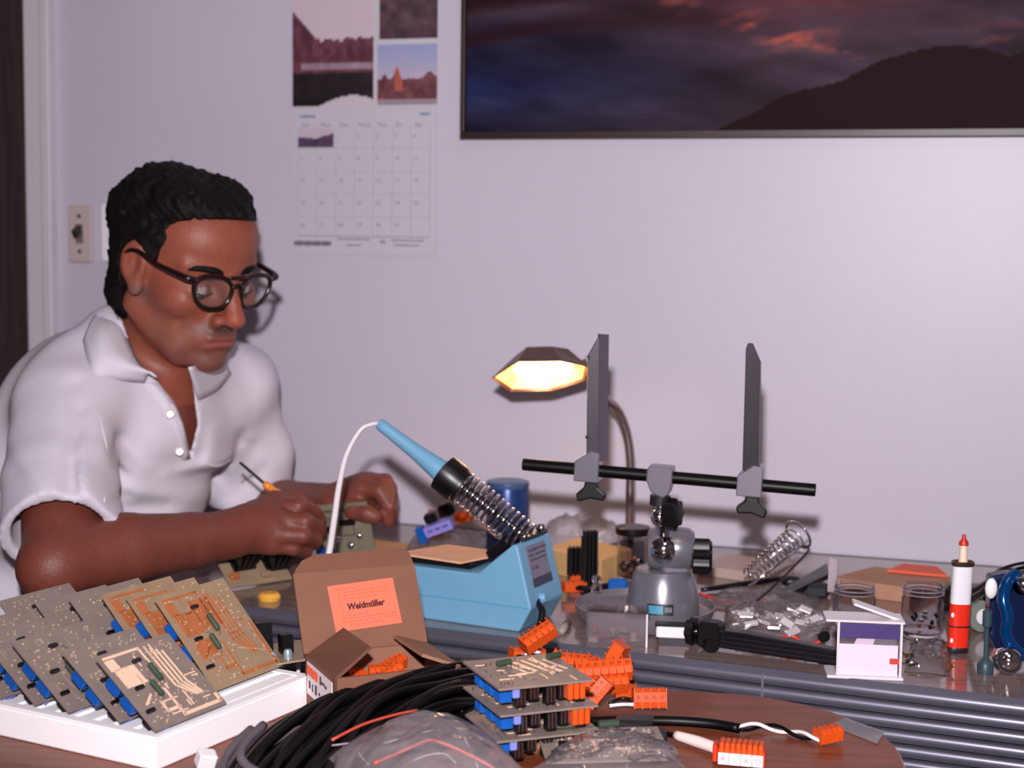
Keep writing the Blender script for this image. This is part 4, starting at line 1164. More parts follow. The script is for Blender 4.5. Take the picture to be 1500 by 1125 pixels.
stack_board(zt[2], cs[2], 'bottom board of the stack of three circuit boards', 33, False)

# ---- board in the clear bag at the bottom edge
p = onz(800, 1118, TZ + .012); M = frame_of(p, (1, .12, 0), (.15, 1, .10))
lb = board_thing('bagged circuit board with green resistors at the bottom picture edge', M, .098, .060, 'shiny', 41, under=False)
for (x, y, L, a) in ((.010, .052, .020, .05), (.046, .064, .018, .1)):
    mb = MB(); mb.lathe([(.0015, -L / 2), (.0032, -L / 2 + .001), (.0032, L / 2 - .001), (.0015, L / 2)], 12, (x + .012, y - .006, .0048), (math.cos(a), math.sin(a), 0)); mb.build('resistor', m_green, lb, world=False, smooth=True)
for k in range(5):
    mb = MB(); x = .03 + k * .013; mb.tube(smooth_path([(x, .03, .001), (x, .03, .009), (x + .006, .03, .010), (x + .007, .03, .001)], 3), .0005, 5); mb.build('wire_loop', m_tin, lb, world=False)
# black relay block behind it
p = onz(936, 1092, TZ)
rb = thing('relay_block', 'black plastic relay block on the wood-grain table beside the board stack', 'component', p, (0, 0, -.1))
mb = MB(); mb.bbox((-.004, .004, .011), (.030, .018, .022), .001); mb.bbox((.010, -.006, .008), (.024, .014, .016), .001); mb.build('housing', m_black, rb, world=False)
mb = MB(); mb.box((.014, -.0134, .009), (.007, .0008, .010)); mb.build('maker_plate', mat('grey_plate', (135, 135, 145), .4), rb, world=False)
mb = MB()
for k in range(4): mb.cyl((-.016 + k * .008, -.006, 0.003), (-.016 + k * .008, -.009, .0), .0006, n=6)
mb.build('pins', m_tin, rb, world=False)

# ---- board he holds, and the one leaning under his right hand
hb_o, hb_x, hb_y = at(466, 812, 1.905), at(550, 806, 1.885), at(470, 742, 1.895)
M = frame_of(hb_o, hb_x - hb_o, hb_y - hb_o)
wd, ht = (hb_x - hb_o).length, (hb_y - hb_o).length
hb = thing('circuit_board', 'grey-green circuit board held up in the man\'s left hand', 'circuit board', M.translation, M.to_euler())
mb = MB(); mb.box((wd / 2, ht / 2, 0), (wd, ht, .0016)); mb.build('substrate', mat('board_grey_green', (118, 112, 96), .3, noise=.15, nscale=40), hb, world=False)
mb = MB()
for (x, y, a, b_) in ((.5, .86, .9, .05), (.5, .72, .7, .02), (.3, .55, .02, .3), (.7, .5, .02, .3), (.5, .35, .5, .02)): mb.box((x * wd, y * ht, .0010), (a * wd, b_ * ht, .0004))
mb.build('copper_tracks', mat('dull_track', (95, 90, 78), .35, .3), hb, world=False)
for (x, y, w_, h_) in ((.25, .5, .018, .008), (.62, .62, .020, .007)):
    mb = MB(); mb.bbox((x * wd, y * ht, .003), (w_, h_, .004), .0005); mb.build('chip', m_black, hb, world=False)
for (x, y, r_) in ((.42, .30, .0055), (.62, .16, .005), (.30, .14, .004), (.80, .34, .004)):
    mb = MB(); mb.sphere((x * wd, y * ht, .004), (r_, r_, r_ * .8), 12, 8); mb.build('metal_can', m_chrome, hb, world=False, smooth=True)
for (x, y) in ((.10, .08), (.24, .05)):
    mb = MB(); mb.bbox((x * wd, y * ht, .006), (.010, .009, .010), .0008); mb.build('blue_component', m_blue, hb, world=False)
o, x, y = onz(338, 862, TZ + .002), onz(428, 848, TZ + .002), at(290, 800, 1.79)
M = frame_of(o, x - o, y - o)
ub = thing('circuit_board', 'tan circuit board with black finned heat sinks leaning under the man\'s right hand', 'circuit board', M.translation, M.to_euler())
W2_, H2_ = (x - o).length, (y - o).length
mb = MB(); mb.box((W2_ / 2, H2_ / 2, 0), (W2_, H2_, .0016)); mb.build('substrate', mat('board_dark_tan', (150, 128, 104), .4, noise=.15, nscale=30), ub, world=False)
zs_ = 1 if (M.to_3x3() @ Vector((0, 0, 1))).z > 0 else -1
for (x_, y_) in ((.34, .46), (.84, .36)):
    mb = MB(); mb.box((x_ * W2_, y_ * H2_, zs_ * .003), (.028, .020, .004))
    for k in range(4): mb.box((x_ * W2_ - .011 + k * .0073, y_ * H2_, zs_ * .015), (.0035, .020, .024), rot=(0, R((-14, -5, 5, 14)[k]), 0))
    mb.build('heat_sink', m_black, ub, world=False)
for (x_, y_, mm) in ((.12, .2, m_cu), (.6, .14, m_pcb2), (.10, .8, m_cu)):
    mb = MB(); mb.bbox((x_ * W2_, y_ * H2_, zs_ * .004), (.012, .007, .006), .0006); mb.build('component', mm, ub, world=False)
# ================================================================== ON THE BACK TABLE
# ---- screwdriver in his right hand
tp, hb_, he_ = at(351, 677, 1.835), at(388, 709, 1.84), at(455, 757, 1.850)
sd = thing('screwdriver', 'small screwdriver with an amber handle held in the man\'s right hand', 'tool', he_)
mb = MB(); mb.tube([tp, tp.lerp(hb_, .06), hb_], [.0012, .0018, .0018], 8); mb.build('shaft', m_steel, sd, smooth=True)
d = (he_ - hb_).normalized(); L = (he_ - hb_).length
mb = MB(); mb.lathe([(.0026, -.002), (.0045, 0), (.0052, .006), (.0040, .012), (.0050, .020), (.0052, L * .8), (.0035, L)], 10, hb_, d); mb.build('handle', mat('amber_handle', (228, 135, 58), .25, noise=.1, nscale=60), sd, smooth=True)

# ---- blue soldering station
m_wb = mat('station_blue', (108, 156, 188), .42, noise=.03, nscale=30, bump=.2, bscale=900)
cB = onz(757, 926, TZ); ax = Vector((math.cos(R(-27)), math.sin(R(-27)), 0)); bx = Vector((-ax.y, ax.x, 0)); up = Vector((0, 0, 1))
Ln = .165; Wd = .078
SM = Matrix((ax, bx, up)).transposed().to_4x4(); SM.translation = cB - ax * Ln
st = thing('soldering_station', 'light blue soldering station base with a sloping rear label and black cord', 'soldering station', SM.translation, SM.to_euler())
prof_ = [(0, 0), (0, .030), (0, .056), (.118, .056), (.158, .090), (.164, .091), (.181, .026), (.167, 0)]
mb = MB(); mb.prism([(x, 0, z) for x, z in prof_], (0, Wd, 0)); mb.build('case', m_wb, st, world=False, bevel=.0022)
# parting line round the lower case
mb = MB(); mb.box((.088, -.0004, .0262), (.178, .0010, .0010)); mb.build('parting_line', mat('station_blue_dark', (82, 150, 180), .5), st, world=False)
# rating plate on the sloping end
a, b = Vector((.164, 0, .091)), Vector((.181, 0, .026)); dn = (b - a).normalized(); nn = Vector((-dn.z, 0, dn.x)) ; nn = nn if nn.x > 0 else -nn
pl = Matrix((Vector((0, 1, 0)), -dn, nn)).transposed().to_4x4(); pl.translation = a + dn * .048 + Vector((0, .015, 0)) + nn * .0006
mb = MB(); mb.box((.022, .0215, 0), (.044, .043, .0008)); mb.v = [pl @ v for v in mb.v]; rp = mb.build('rating_plate', mat('plate_grey', (128, 122, 140), .35, .3), st, world=False)
Wst = WM(st) @ pl
mb = MB(); mb.box((.022, .0045, .0006), (.044, .009, .0004)); mb.v = [pl @ v for v in mb.v]; mb.build('dark_band', mat('plate_dark', (55, 55, 78), .4), rp, world=True) if False else mb.build('dark_band', mat('plate_dark', (55, 55, 78), .4), rp, world=False)
for k, (y, s, sz) in enumerate(((.0365, 'SOLDERING STATION', .0042), (.0315, 'MODEL  120V 60Hz 60W', .0034), (.0265, 'CONTROLLED OUTPUT', .0034), (.0175, 'TC202', .0055))):
    Mt = Wst @ Matrix.Translation((.004, y, .0006)); text('lettering', s, sz, Mt, mat('plate_ink', (58, 56, 74), .5), rp)
# cord outlet and cord
p0 = WM(st) @ Vector((.178, .028, .032))
mb = MB(); mb.lathe([(.006, -.004), (.006, .003), (.0045, .006)], 14, (.179, .028, .032), (1, 0, .2)); mb.build('cord_grommet', m_wb, st, world=False, smooth=True)
c1 = [p0, at(787, 882, 1.598), at(794, 893, 1.585), at(792, 912, 1.577), at(786, 930, 1.567), at(779, 948, 1.555), at(776, 975, 1.56), at(775, 1010, 1.57)]
mb = MB(); mb.tube(smooth_path(c1, 5), .0035, 8); mb.build('power_cord', m_black, st, smooth='all')
# dark well on the deck with the pink sponge card over it
TI = WM(st)
def sp(x, y, z): return TI @ Vector((x, y, z))
sg = thing('sponge_tray', 'shallow black tray lying on the soldering station with a white end', 'tray', sp(.04, .04, .0563))
mb = MB(); mb.bbox((0, 0, 0), (.098, .058, .006), .001, M=TI @ Matrix.Translation((.055, .040, .0596))); mb.build('tray_body', m_black, sg)
mb = MB(); mb.bbox((0, 0, 0), (.016, .012, .004), .001, M=TI @ Matrix.Translation((-.0, .016, .0585))); mb.build('white_end', m_white, sg)
pk = MB(); q = [sp(.016, .008, .0640), sp(.098, .000, .0640), sp(.118, .070, .0640), sp(.040, .075, .0640)]
pk.slab(q, .0022); o = pk.build('sponge_card', mat('salmon_card', (222, 165, 132), .8, noise=.08, nscale=40)); tag(o, 'salmon-coloured card lying on top of the blue soldering station', 'card')

# ---- soldering iron in its coil holder
iA, iB = at(556, 621, 1.665), at(650, 693, 1.645)     # handle tip, handle front
dI = (iB - iA).normalized(); iC = at(775, 792, 1.615); iD = at(662, 702, 1.643)
hol = thing('iron_holder', 'chrome coil holder rising from the soldering station', 'holder', iC)
xb, yb, zb = basis(dI); N = 15; pts = []
Lc = (iC - iD).length; dC = (iC - iD).normalized(); xb, yb, _ = basis(dC)
for i in range(N * 16 + 1):
    t = i / (N * 16); a = 2 * math.pi * i / 16; r = .0175 if t < .5 else .0175 - .001 * math.sin((t - .5) * 2 * math.pi)
    pts.append(iD + dC * (Lc * t) + (xb * math.cos(a) + yb * math.sin(a)) * r)
mb = MB(); mb.tube(pts, .0016, 6); mb.build('coil', m_chrome, hol, smooth='all')
mb = MB(); mb.lathe([(.013, -.014), (.0205, -.012), (.0205, .008), (.0185, .012), (.0185, .016), (.012, .0165)], 20, iD, dC); mb.build('black_collar', m_black, hol, smooth=True)
mb = MB(); mb.tube(smooth_path([iD + dC * Lc * .25 - yb * 0 + up * -.018, iD + dC * Lc * .6 + up * -.023, iC + up * -.012, iC + up * -.020], 4), .0016, 6); mb.build('support_wire', m_chrome, hol, smooth='all')
mb = MB(); mb.bbox((0, 0, 0), (.046, .034, .012), .002, M=TI @ Matrix.Translation((.135, .04, .084)) @ Matrix.Rotation(R(-38), 4, 'Y')); mb.build('bracket_block', m_black, hol)
mb = MB(); mb.bbox((0, 0, 0), (.010, .050, .0035), .001, M=TI @ Matrix.Translation((.160, .046, .0935))); mb.build('clamp_bar', m_steel, hol)
mb = MB(); mb.sphere(TI @ Vector((.162, .060, .099)), (.006, .006, .005), 12, 8); mb.build('clamp_screw', m_chrome, hol, smooth=True)
iron = thing('soldering_iron', 'soldering iron with a pale blue tapered handle and white cord resting in the coil', 'soldering iron', iB)
Lh = (iB - iA).length; mb = MB()
mb.lathe([(.0052, -.001), (.0062, .0005), (.0066, .006), (.0066, .012), (.0075, .030), (.0082, Lh * .55), (.0105, Lh * .8), (.0125, Lh * .97), (.0125, Lh + .004)], 20, iA, dI); h_ = mb.build('handle', m_wb, iron, smooth=True)
mb = MB()
for k in range(4):
    p = iA + dI * (.012 + k * .006); q_ = basis(dI); mb.box(p + Vector((.002, -.0062, -.003)), (.003, .0012, .0014), rot=Matrix((dI, q_[0], q_[1])).transposed())
mb.build('grip_marks', mat('station_blue_dark', (82, 150, 180), .5), h_)
mb = MB(); mb.lathe([(.0065, 0), (.0065, .07), (.003, .072), (.003, .10), (.0012, .11)], 12, iB, dI); mb.build('heater_barrel', m_steel, iron, smooth=True)
cd = [iA, at(546, 621, 1.666), at(528, 630, 1.665), at(508, 665, 1.655), at(497, 710, 1.64), at(489, 765, 1.62), at(481, 815, 1.60), at(470, 850, 1.60), at(478, 888, 1.64)]
mb = MB(); mb.tube(smooth_path(cd, 6), [.0022, .0024, .0030, .0034, .0036, .0036], 8); mb.build('cord', mat('cord_white', (215, 205, 210), .4), iron, smooth='all')

# ---- vise (board holder) with rod, jaws and parts tray
m_van = mat('vise_grey_paint', (134, 130, 140), .26, .55, noise=.04, nscale=50)
m_knob = mat('knob_black', (20, 16, 20), .42)
vb = at(970, 905, 1.635); vb.z = TZ
vise = thing('bench_vise', 'silver ball-joint bench vise holding a black rod with two upright metal jaws', 'vise', vb)
def vz(py, Y=1.635): return at(970, py, Y).z
sc_ = 1.635 / FPX
zt0, zt1 = TZ, TZ + .012
mb = MB(); mb.lathe([(.062, .000), (.068, .002), (.073, .010), (.0745, .018), (.0735, .0185), (.071, .011), (.060, .0065), (.0, .006)], 40, vb + Vector((-.018, .008, 0))); mb.build('parts_tray', mat('tray_grey', (128, 120, 128), .35, .4), vise, smooth=True)
zb0, zb1 = TZ + .0065, vz(832)
hgt = zb1 - zb0
mb = MB(); mb.lathe([(.0, 0), (.0390, 0), (.0395, .004), (.0385, hgt * .3), (.0355, hgt * .62), (.0315, hgt * .88), (.0285, hgt * .985), (.026, hgt), (.0, hgt)], 48, Vector((vb.x, vb.y, zb0))); mb.build('base_dome', m_van, vise, smooth=True)
dc = Vector((CAM_LOC.x - vb.x, CAM_LOC.y - vb.y, 0)).normalized(); sd_ = Vector((dc.y, -dc.x, 0)); sd_ = -sd_ if sd_.x < 0 else sd_
def vdome(a, z, off=0):
    rr = np.interp(z - zb0, [0, .004, hgt * .3, hgt * .62, hgt * .88], [.039, .0395, .0385, .0355, .0315]) + off
    return Vector((vb.x, vb.y, z)) + (dc * math.cos(a) + sd_ * math.sin(a)) * rr
def decal(a0, a1, z0, z1, name, m, off):
    mb = MB(); n = 8
    for i in range(n + 1):
        a = a0 + (a1 - a0) * i / n; mb.v += [vdome(a, z0, off), vdome(a, z1, off), vdome(a, z1, off - .002), vdome(a, z0, off - .002)]
    mb.f = [(i * 4 + k, i * 4 + 4 + k, i * 4 + 4 + (k + 1) % 4, i * 4 + (k + 1) % 4) for i in range(n) for k in range(4)] + [(0, 1, 2, 3), (n * 4 + 3, n * 4 + 2, n * 4 + 1, n * 4)]
    return mb.build(name, m, vise)
zl = vz(900, 1.6); decal(-.42, .30, zl - .0005, zl + .0110, 'name_plate', mat('plate_black', (38, 34, 42), .35), .0006)
decal(-.38, .02, zl + .0010, zl + .0095, 'blue_print', mat('plate_blue', (70, 140, 170), .35), .0011)
for k in range(4):
    decal(.07 + k * .05, .10 + k * .05, zl + .003, zl + .008, 'plate_letter', mat('plate_print', (130, 130, 140), .4), .0011)
# ball clamp
bc = Vector((vb.x, vb.y, 0)) + sd_ * (.012) ; bc.z = vz(803)
mb = MB(); mb.lathe([(.012, -.030), (.020, -.028), (.0225, -.020), (.0235, 0), (.0225, .014), (.018, .020), (.0, .022)], 24, bc, sd_); mb.build('ball_clamp', m_van, vise, smooth=True)
bl = bc + sd_ * -.012 + dc * .012; bl.z = vz(801)
mb = MB(); mb.sphere(bl, .0165, 22, 16); mb.build('ball', m_chrome, vise, smooth='all')
mb = MB(); mb.box(Vector((bc.x, bc.y, (zb1 + bc.z) / 2 - .004)), (.030, .028, bc.z - zb1 + .006)); mb.build('clamp_foot', m_van, vise, bevel=.004)
def knob(name, c, d, r, L, parent, lobes=7, shaft=.012):
    x, y, z = basis(d); mb = MB(); n = lobes * 6; prof = [(.55, 0), (1, .12), (1, .85), (.8, 1), (0, 1)]
    for (f, h) in prof:
        for k in range(n):
            a = 2 * math.pi * k / n; rr = r * f * (1 + .10 * math.cos(lobes * a)); mb.v.append(Vector(c) + z * (h * L) + (x * math.cos(a) + y * math.sin(a)) * rr)
    for i in range(len(prof) - 1):
        for k in range(n): j = (k + 1) % n; mb.f.append((i * n + k, i * n + j, i * n + n + j, i * n + n + k))
    mb.f.append(tuple(range(n - 1, -1, -1)))
    o = mb.build(name, m_knob, parent, smooth=True)
    mb = MB(); mb.cyl(Vector(c) - z * shaft, Vector(c) + z * .002, r * .3, n=10); mb.build('knob_shaft', m_chrome, o, smooth=True)
    return o
k0 = at(1012, 815, 1.625); knob('side_knob', k0, sd_ + Vector((0, 0, -.0)), .0175, .022, vise, 9)
# neck
n0, n1 = bl + Vector((.000, 0, .012)), at(968, 728, 1.62)
mb = MB(); mb.lathe([(.0075, 0), (.0065, .010), (.0085, .016), (.0085, .022), (.0065, .026), (.0065, (n1 - n0).length - .016), (.0095, (n1 - n0).length - .012), (.0095, (n1 - n0).length)], 18, n0, n1 - n0); mb.build('neck_post', m_chrome, vise, smooth=True)
mb = MB(); mb.sphere(at(966, 758, 1.612), (.009, .009, .010), 14, 10); mb.build('swivel', m_chrome, vise, smooth='all')
knob('neck_knob', at(978, 752, 1.615), sd_ * .8 + dc * .5, .0155, .012, vise, 8)
# clamp block carrying the rod
rA, rB = at(766, 680, 1.655), at(1195, 718, 1.585); rd = (rB - rA).normalized()
rc = at(969, 698, 1.62); t_ = (rc - rA).dot(rd); rc = rA + rd * t_
Rr = Matrix((rd, Vector((0, 1, 0)) - rd * rd.y, rd.cross(Vector((0, 1, 0)) - rd * rd.y))).transposed(); Rr = Matrix([Vector(r_) for r_ in Rr])
zr = Vector((0, 0, 1)) - rd * rd.z; zr.normalize(); yr = zr.cross(rd); Rr = Matrix((rd, yr, zr)).transposed()
mb = MB(); L4 = Matrix.Translation(rc) @ Rr.to_4x4()
mb.prism([L4 @ Vector(p) for p in ((-.013, -.012, .0115), (-.0145, -.012, .006), (-.0145, -.012, -.004), (-.009, -.012, -.016), (.004, -.012, -.021), (.010, -.012, -.016), (.0125, -.012, -.006), (.0125, -.012, .0115))], L4.to_3x3() @ Vector((0, .024, 0)))
mb.build('clamp_block', m_van, vise, bevel=.0015)
mb = MB(); mb.cyl(rA, rB, .0066, n=24)
mb.build('rod', mat('rod_black', (16, 12, 14), .4, spec=.25), vise, smooth=True, bevel=.0008)
mb = MB(); mb.cyl(rc + zr * -.02 , rc + zr * -.030, .011, n=20); mb.build('swivel_disc', m_steel, vise, smooth=True)
def jaw(px_block, Yj, outl, label, kx, ky):
    """outl: list of (px,py) outline of the channel's broad face"""
    Y = Yj - .012
    P_ = [at(x, y, Y) for x, y in outl]; nrm = Vector((0, 1, 0))
    mb = MB(); mb.prism(P_, nrm * .0035); j = mb.build('jaw', m_steel, vise, bevel=.0006)
    return j, Y
# left jaw: broad face and side flange, its brighter light put into a paler steel
bL_ = at(864, 682, 1.64); t_ = (bL_ - rA).dot(rd); bL_ = rA + rd * t_; YL = bL_.y
j1, Y = jaw(864, YL, [(861, 521), (879, 489), (879, 672), (859, 672)], '', 0, 0)
mb = MB(); mb.prism([at(879, 489, Y - .001), at(892, 490, Y + .013), at(890, 676, Y + .013), at(878, 676, Y - .001)], Vector((-.0022, .0022, 0))); mb.build('side_flange', mat('lit_steel', (104, 95, 106), .32, .5), j1)
for (x, y) in ((862, 524), (861, 640)):
    mb = MB(); mb.sphere(at(x - 1, y, Y), .0022, 8, 6); mb.build('stop_pin', m_chrome, j1)
def block(c, parent):
    L4 = Matrix.Translation(c) @ Rr.to_4x4(); mb = MB()
    mb.prism([L4 @ Vector(p) for p in ((-.014, -.014, -.011), (.012, -.014, -.011), (.012, -.014, .008), (.012, -.014, .020), (.002, -.014, .022), (-.014, -.014, .010))], L4.to_3x3() @ Vector((0, .028, 0)))
    return mb.build('slide_block', m_van, parent, bevel=.0012)
block(bL_, j1)
def wing(c, parent, s=1):
    mb = MB(); L4 = Matrix.Translation(c) @ Rr.to_4x4()
    mb.prism([L4 @ Vector((x * s, -.006, z)) for x, z in ((-.007, 0), (.007, 0), (.0075, -.006), (.016, -.013), (.014, -.020), (.0, -.0185), (-.014, -.023), (-.0165, -.015), (-.0085, -.007))], L4.to_3x3() @ Vector((0, .012, 0)))
    return mb.build('wing_knob', m_knob, parent, bevel=.002)
wing(bL_ + zr * -.011 + rd * .004, j1)
bR_ = at(1101, 703, 1.60); t_ = (bR_ - rA).dot(rd); bR_ = rA + rd * t_; YR = bR_.y
j2, Y = jaw(1101, YR, [(1093, 512), (1096, 503), (1103, 503), (1113, 530), (1111, 690), (1088, 690)], '', 0, 0)
mb = MB(); mb.prism([at(1103, 503, Y), at(1115, 530, Y + .006), at(1114, 690, Y + .006), at(1111, 690, Y), at(1112, 531, Y)], Vector((-.001, .003, 0))); mb.build('side_flange', _mats['lit_steel'], j2)
block(bR_, j2); wing(bR_ + zr * -.011 + rd * .002, j2, -1)
# pieces lying in the vise tray
o = thing('spare_jaw_plate', 'white-faced metal block on the vise tray under the name plate', 'bracket', onz(985, 942, TZ))
mb = MB(); c = at(986, 924, 1.555); c.z = TZ + .0140; c.y -= .012; mb.bbox(c, (.036, .012, .011), .001, rz=-.12); mb.build('block', m_white, o)
mb = MB(); c2 = c + Vector((0, .003, .0065)); mb.bbox(c2, (.038, .014, .0025), .0008, rz=-.12); mb.build('top_plate', m_steel, o)
mb = MB(); c3 = Vector((c.x, c.y, TZ + .00925)); mb.box((c3.x, c3.y, TZ + .0045), (.030, .010, .0090), rz=-.12); mb.build('foot', m_steel, o)

# ---- gooseneck lamp by the wall
m_brz = mat('lamp_shade_bronze', (92, 58, 46), .35, .35, noise=.1, nscale=30)
la = thing('desk_lamp', 'lit desk lamp with a faceted bronze shade and chrome gooseneck behind the vise', 'lamp', onz(924, 800, TZ))
Ys = 1.93
def lp(x, y, z): return LS @ Vector((x, y, z))
oc = at(792, 552, Ys)
tilt = R(38)                       # opening looks down and towards the room
LS = Matrix.Translation(oc) @ Matrix.Rotation(R(-3), 4, 'Y') @ Matrix.Rotation(-tilt, 4, 'X')
k = Ys / FPX
open_ = [(-72, 0), (-46, 24), (16, 26), (66, 10), (70, -14), (30, -26), (-32, -28)]
open_ = [(x * k, y * k * 1.55) for x, y in open_]
top_ = [(-34 * k, 3 * k), (-22 * k, 18 * k), (14 * k, 20 * k), (40 * k, 10 * k), (42 * k, -8 * k), (18 * k, -16 * k), (-18 * k, -17 * k)]
mb = MB(); n = 7; mb.v = [lp(x, y, 0) for x, y in open_] + [lp(x, y + .002, .036) for x, y in top_]
mb.f = [(i, (i + 1) % n, n + (i + 1) % n, n + i) for i in range(n)] + [tuple(range(n, 2 * n))]
sh = mb.build('lamp_shade', m_brz, la, solid=.0016)
mb = MB(); mb.v = [lp(x * .93, y * .93, .003) for x, y in open_] + [lp(x, y + .002, .0335) for x, y in top_]
mb.f = [(i, n + i, n + (i + 1) % n, (i + 1) % n) for i in range(n)] + [tuple(range(2 * n - 1, n - 1, -1))]
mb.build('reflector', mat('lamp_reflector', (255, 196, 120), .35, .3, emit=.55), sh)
mb = MB(); mb.sphere((0, 0, 0), (.038, .020, .011), 20, 12); mb.v = [LS @ (v + Vector((.004, -.002, .011))) for v in mb.v]
mb.build('bulb', mat('bulb_glow', (255, 222, 160), .4, emit=9), la, smooth='all')
nk = [lp(.052, .006, .026), at(880, 578, 1.95), at(903, 598, 1.97), at(917, 630, 1.975), at(923, 670, 1.975), at(923, 720, 1.975), onz(923, 0, TZ) if False else at(923, 765, 1.975)]
nk[-1].z = TZ + .012
mb = MB(); mb.tube(smooth_path(nk, 7), .0058, 10); mb.build('gooseneck', mat('neck_chrome', (170, 150, 150), .22, .9), la, smooth='all')
rng = MB()
for i, p in enumerate(smooth_path(nk, 9)[2:-2]):
    pass
bs = Vector((nk[-1].x, nk[-1].y, TZ)); mb = MB(); mb.lathe([(.0, 0), (.038, 0), (.038, .008), (.030, .013), (.0, .014)], 28, bs); mb.build('lamp_base', m_knob, la, smooth=True)
lb_ = lamp('desk_lamp_glow', 'POINT', LS @ Vector((.004, -.004, -.012)), .3, (1, .70, .40), .012); lb_.parent = None

# ---- things along the wall
def carton(name, label, cat, corners, z0, z1, m, group=None):
    """upright box from three base pixels (left, front, right) on height z0"""
    p = [onz(x, y, z0) for x, y in corners]; q = p[0] + p[2] - p[1]
    mb = MB(); mb.prism([p[0], p[1], p[2], q], (0, 0, z1 - z0)); o = mb.build(name, m, bevel=.001); return tag(o, label, cat, group)
m_kr = mat('kraft_card', (178, 142, 112), .75, noise=.08, nscale=30)
# dark blue can
p = at(743, 772, 1.97); p.z = TZ; zc = at(743, 706, 1.97).z - TZ
cn = thing('storage_can', 'dark blue round can standing behind the coil holder', 'can', p)
mb = MB(); mb.lathe([(.0, 0), (.026, 0), (.0268, .002), (.0268, zc - .002), (.026, zc)], 28, p); mb.build('can_body', mat('navy_blue', (38, 62, 112), .3, .3), cn, smooth=True)
mb = MB(); mb.lathe([(.0272, zc - .006), (.0276, zc - .004), (.0272, zc + .001), (.024, zc + .002), (.0, zc + .001)], 28, p); mb.build('can_lid', mat('navy_lid', (70, 96, 140), .3, .3), cn, smooth=True)
# tan sheet and envelope near his hands
mb = MB(); q = [onz(478, 822, TZ + .001), onz(640, 838, TZ + .001), onz(668, 808, TZ + .001), onz(520, 792, TZ + .001)]; mb.slab(q, .004)
tag(mb.build('cardboard_sheet', mat('orange_tan_card', (186, 136, 96), .75, noise=.08, nscale=30)), 'flat tan cardboard sheet under the cluster of coloured parts', 'cardboard')
# coloured component cluster
cl = thing('relay', 'lilac relay with blue and black parts lying near the man\'s left hand', 'component', onz(645, 792, TZ + .005))
c = at(643, 772, 1.88); M = Matrix.Translation(c) @ Euler((.2, R(-22), -.2)).to_matrix().to_4x4()
mb = MB(); mb.bbox((0, 0, 0), (.036, .016, .013), .001, M=M); b_ = mb.build('relay_case', mat('lilac_case', (138, 130, 205), .35), cl)
mb = MB()
for i in range(3): mb.box((-.010 + i * .010, -.0083, .001), (.007, .0008, .003), M=M)
mb.build('case_print', mat('violet_ink', (92, 88, 160), .5), b_)
mb = MB(); mb.bbox((-.024, .002, -.002), (.010, .014, .020), .001, M=M); mb.build('blue_block', m_blue, cl)
mb = MB(); mb.bbox((-.006, .006, .013), (.016, .014, .012), .002, M=M); mb.bbox((.016, .006, .016), (.020, .012, .016), .003, M=M); mb.build('black_block', m_black, cl)
mb = MB(); c_ = onz(643, 792, TZ + .005); mb.box((c_.x, c_.y + .01, (c.z + TZ) / 2 - .003), (.03, .010, c.z - TZ - .012)); mb.build('red_base', mat('red_brown_part', (140, 70, 60), .5), cl)

def orange_block(name, label, M, poles=4, group=None, wire=True, parent=None):
    th = thing(name, label, 'connector', M.translation, M.to_euler(), group)
    W_ = poles * .0051
    mb = MB(); mb.prism([(0, 0, 0), (0, .0, .009), (0, .004, .0105), (0, .010, .0105), (0, .0125, .006), (0, .0125, 0)], (W_, 0, 0)); mb.build('housing', m_org, th, world=False, bevel=.0004)
    mb = MB()
    for i in range(poles + 1): mb.box((i * .0051, .0062, .0053), (.0007, .0130, .0110))
    mb.build('ribs', m_org, th, world=False)
    for i in range(poles):
        mb = MB(); mb.cyl((i * .0051 + .00255, .007, .0104), (i * .0051 + .00255, .007, .0109), .0014, n=8); mb.build('screw', mat('screw_hole', (170, 62, 22), .5), th, world=False)
    return th
ob = orange_block('terminal_block', 'orange terminal block at the wall, left of the coil holder', Matrix.Translation(at(669, 768, 1.87)) @ Euler((.3, -.25, .1)).to_matrix().to_4x4(), 4)
# clear film bag slumped at the wall
def crumple(name, label, cat, path_px, z0, hz, m, seed=1, nu=44, nv=32, group=None, wob=.35):
    """slumped plastic bag over a ground quad (pixels left, front, right, back on the table)"""
    a, b, c, d = [onz(x, y, z0) for x, y in path_px]; rs = vnoise; 
    U, V = np.meshgrid(np.linspace(0, 1, nu + 1), np.linspace(0, 1, nv + 1))
    n = vnoise(U * 4 + seed, V * 4 + seed * 2, seed, 4); n2 = np.abs(vnoise(U * 6, V * 6, seed + 5, 3) - .5) * 4 + np.abs(vnoise(U * 13 + V * 5, V * 12, seed + 7, 2) - .5) * 2
    env = np.clip(np.sin(np.pi * U), 0, 1) ** .45 * np.clip(np.sin(np.pi * V), 0, 1) ** .45
    Hh = env * hz * (1 - wob + wob * 2 * n - .5 * wob * n2) + .0008
    mb = MB()
    for j in range(nv + 1):
        for i in range(nu + 1):
            u, v = U[j, i], V[j, i]; p = (a * (1 - u) + b * u) * (1 - v) + (d * (1 - u) + c * u) * v
            e = .006 * (vnoise(np.array([u * 5.0]), np.array([v * 5.0 + 3]), seed + 9, 2)[0] - .5)
            mb.v.append(p + Vector((e, e, float(Hh[j, i]))))
    mb.f = [(j * (nu + 1) + i, j * (nu + 1) + i + 1, (j + 1) * (nu + 1) + i + 1, (j + 1) * (nu + 1) + i) for j in range(nv) for i in range(nu)]
    o = mb.build(name, m, smooth='all'); return tag(o, label, cat, group)
m_film = film('clear_film', (225, 215, 222), .10, .10, .14, .004, 110)
m_film2 = film('milky_film', (205, 190, 200), .42, .25, .3, .003, 50)
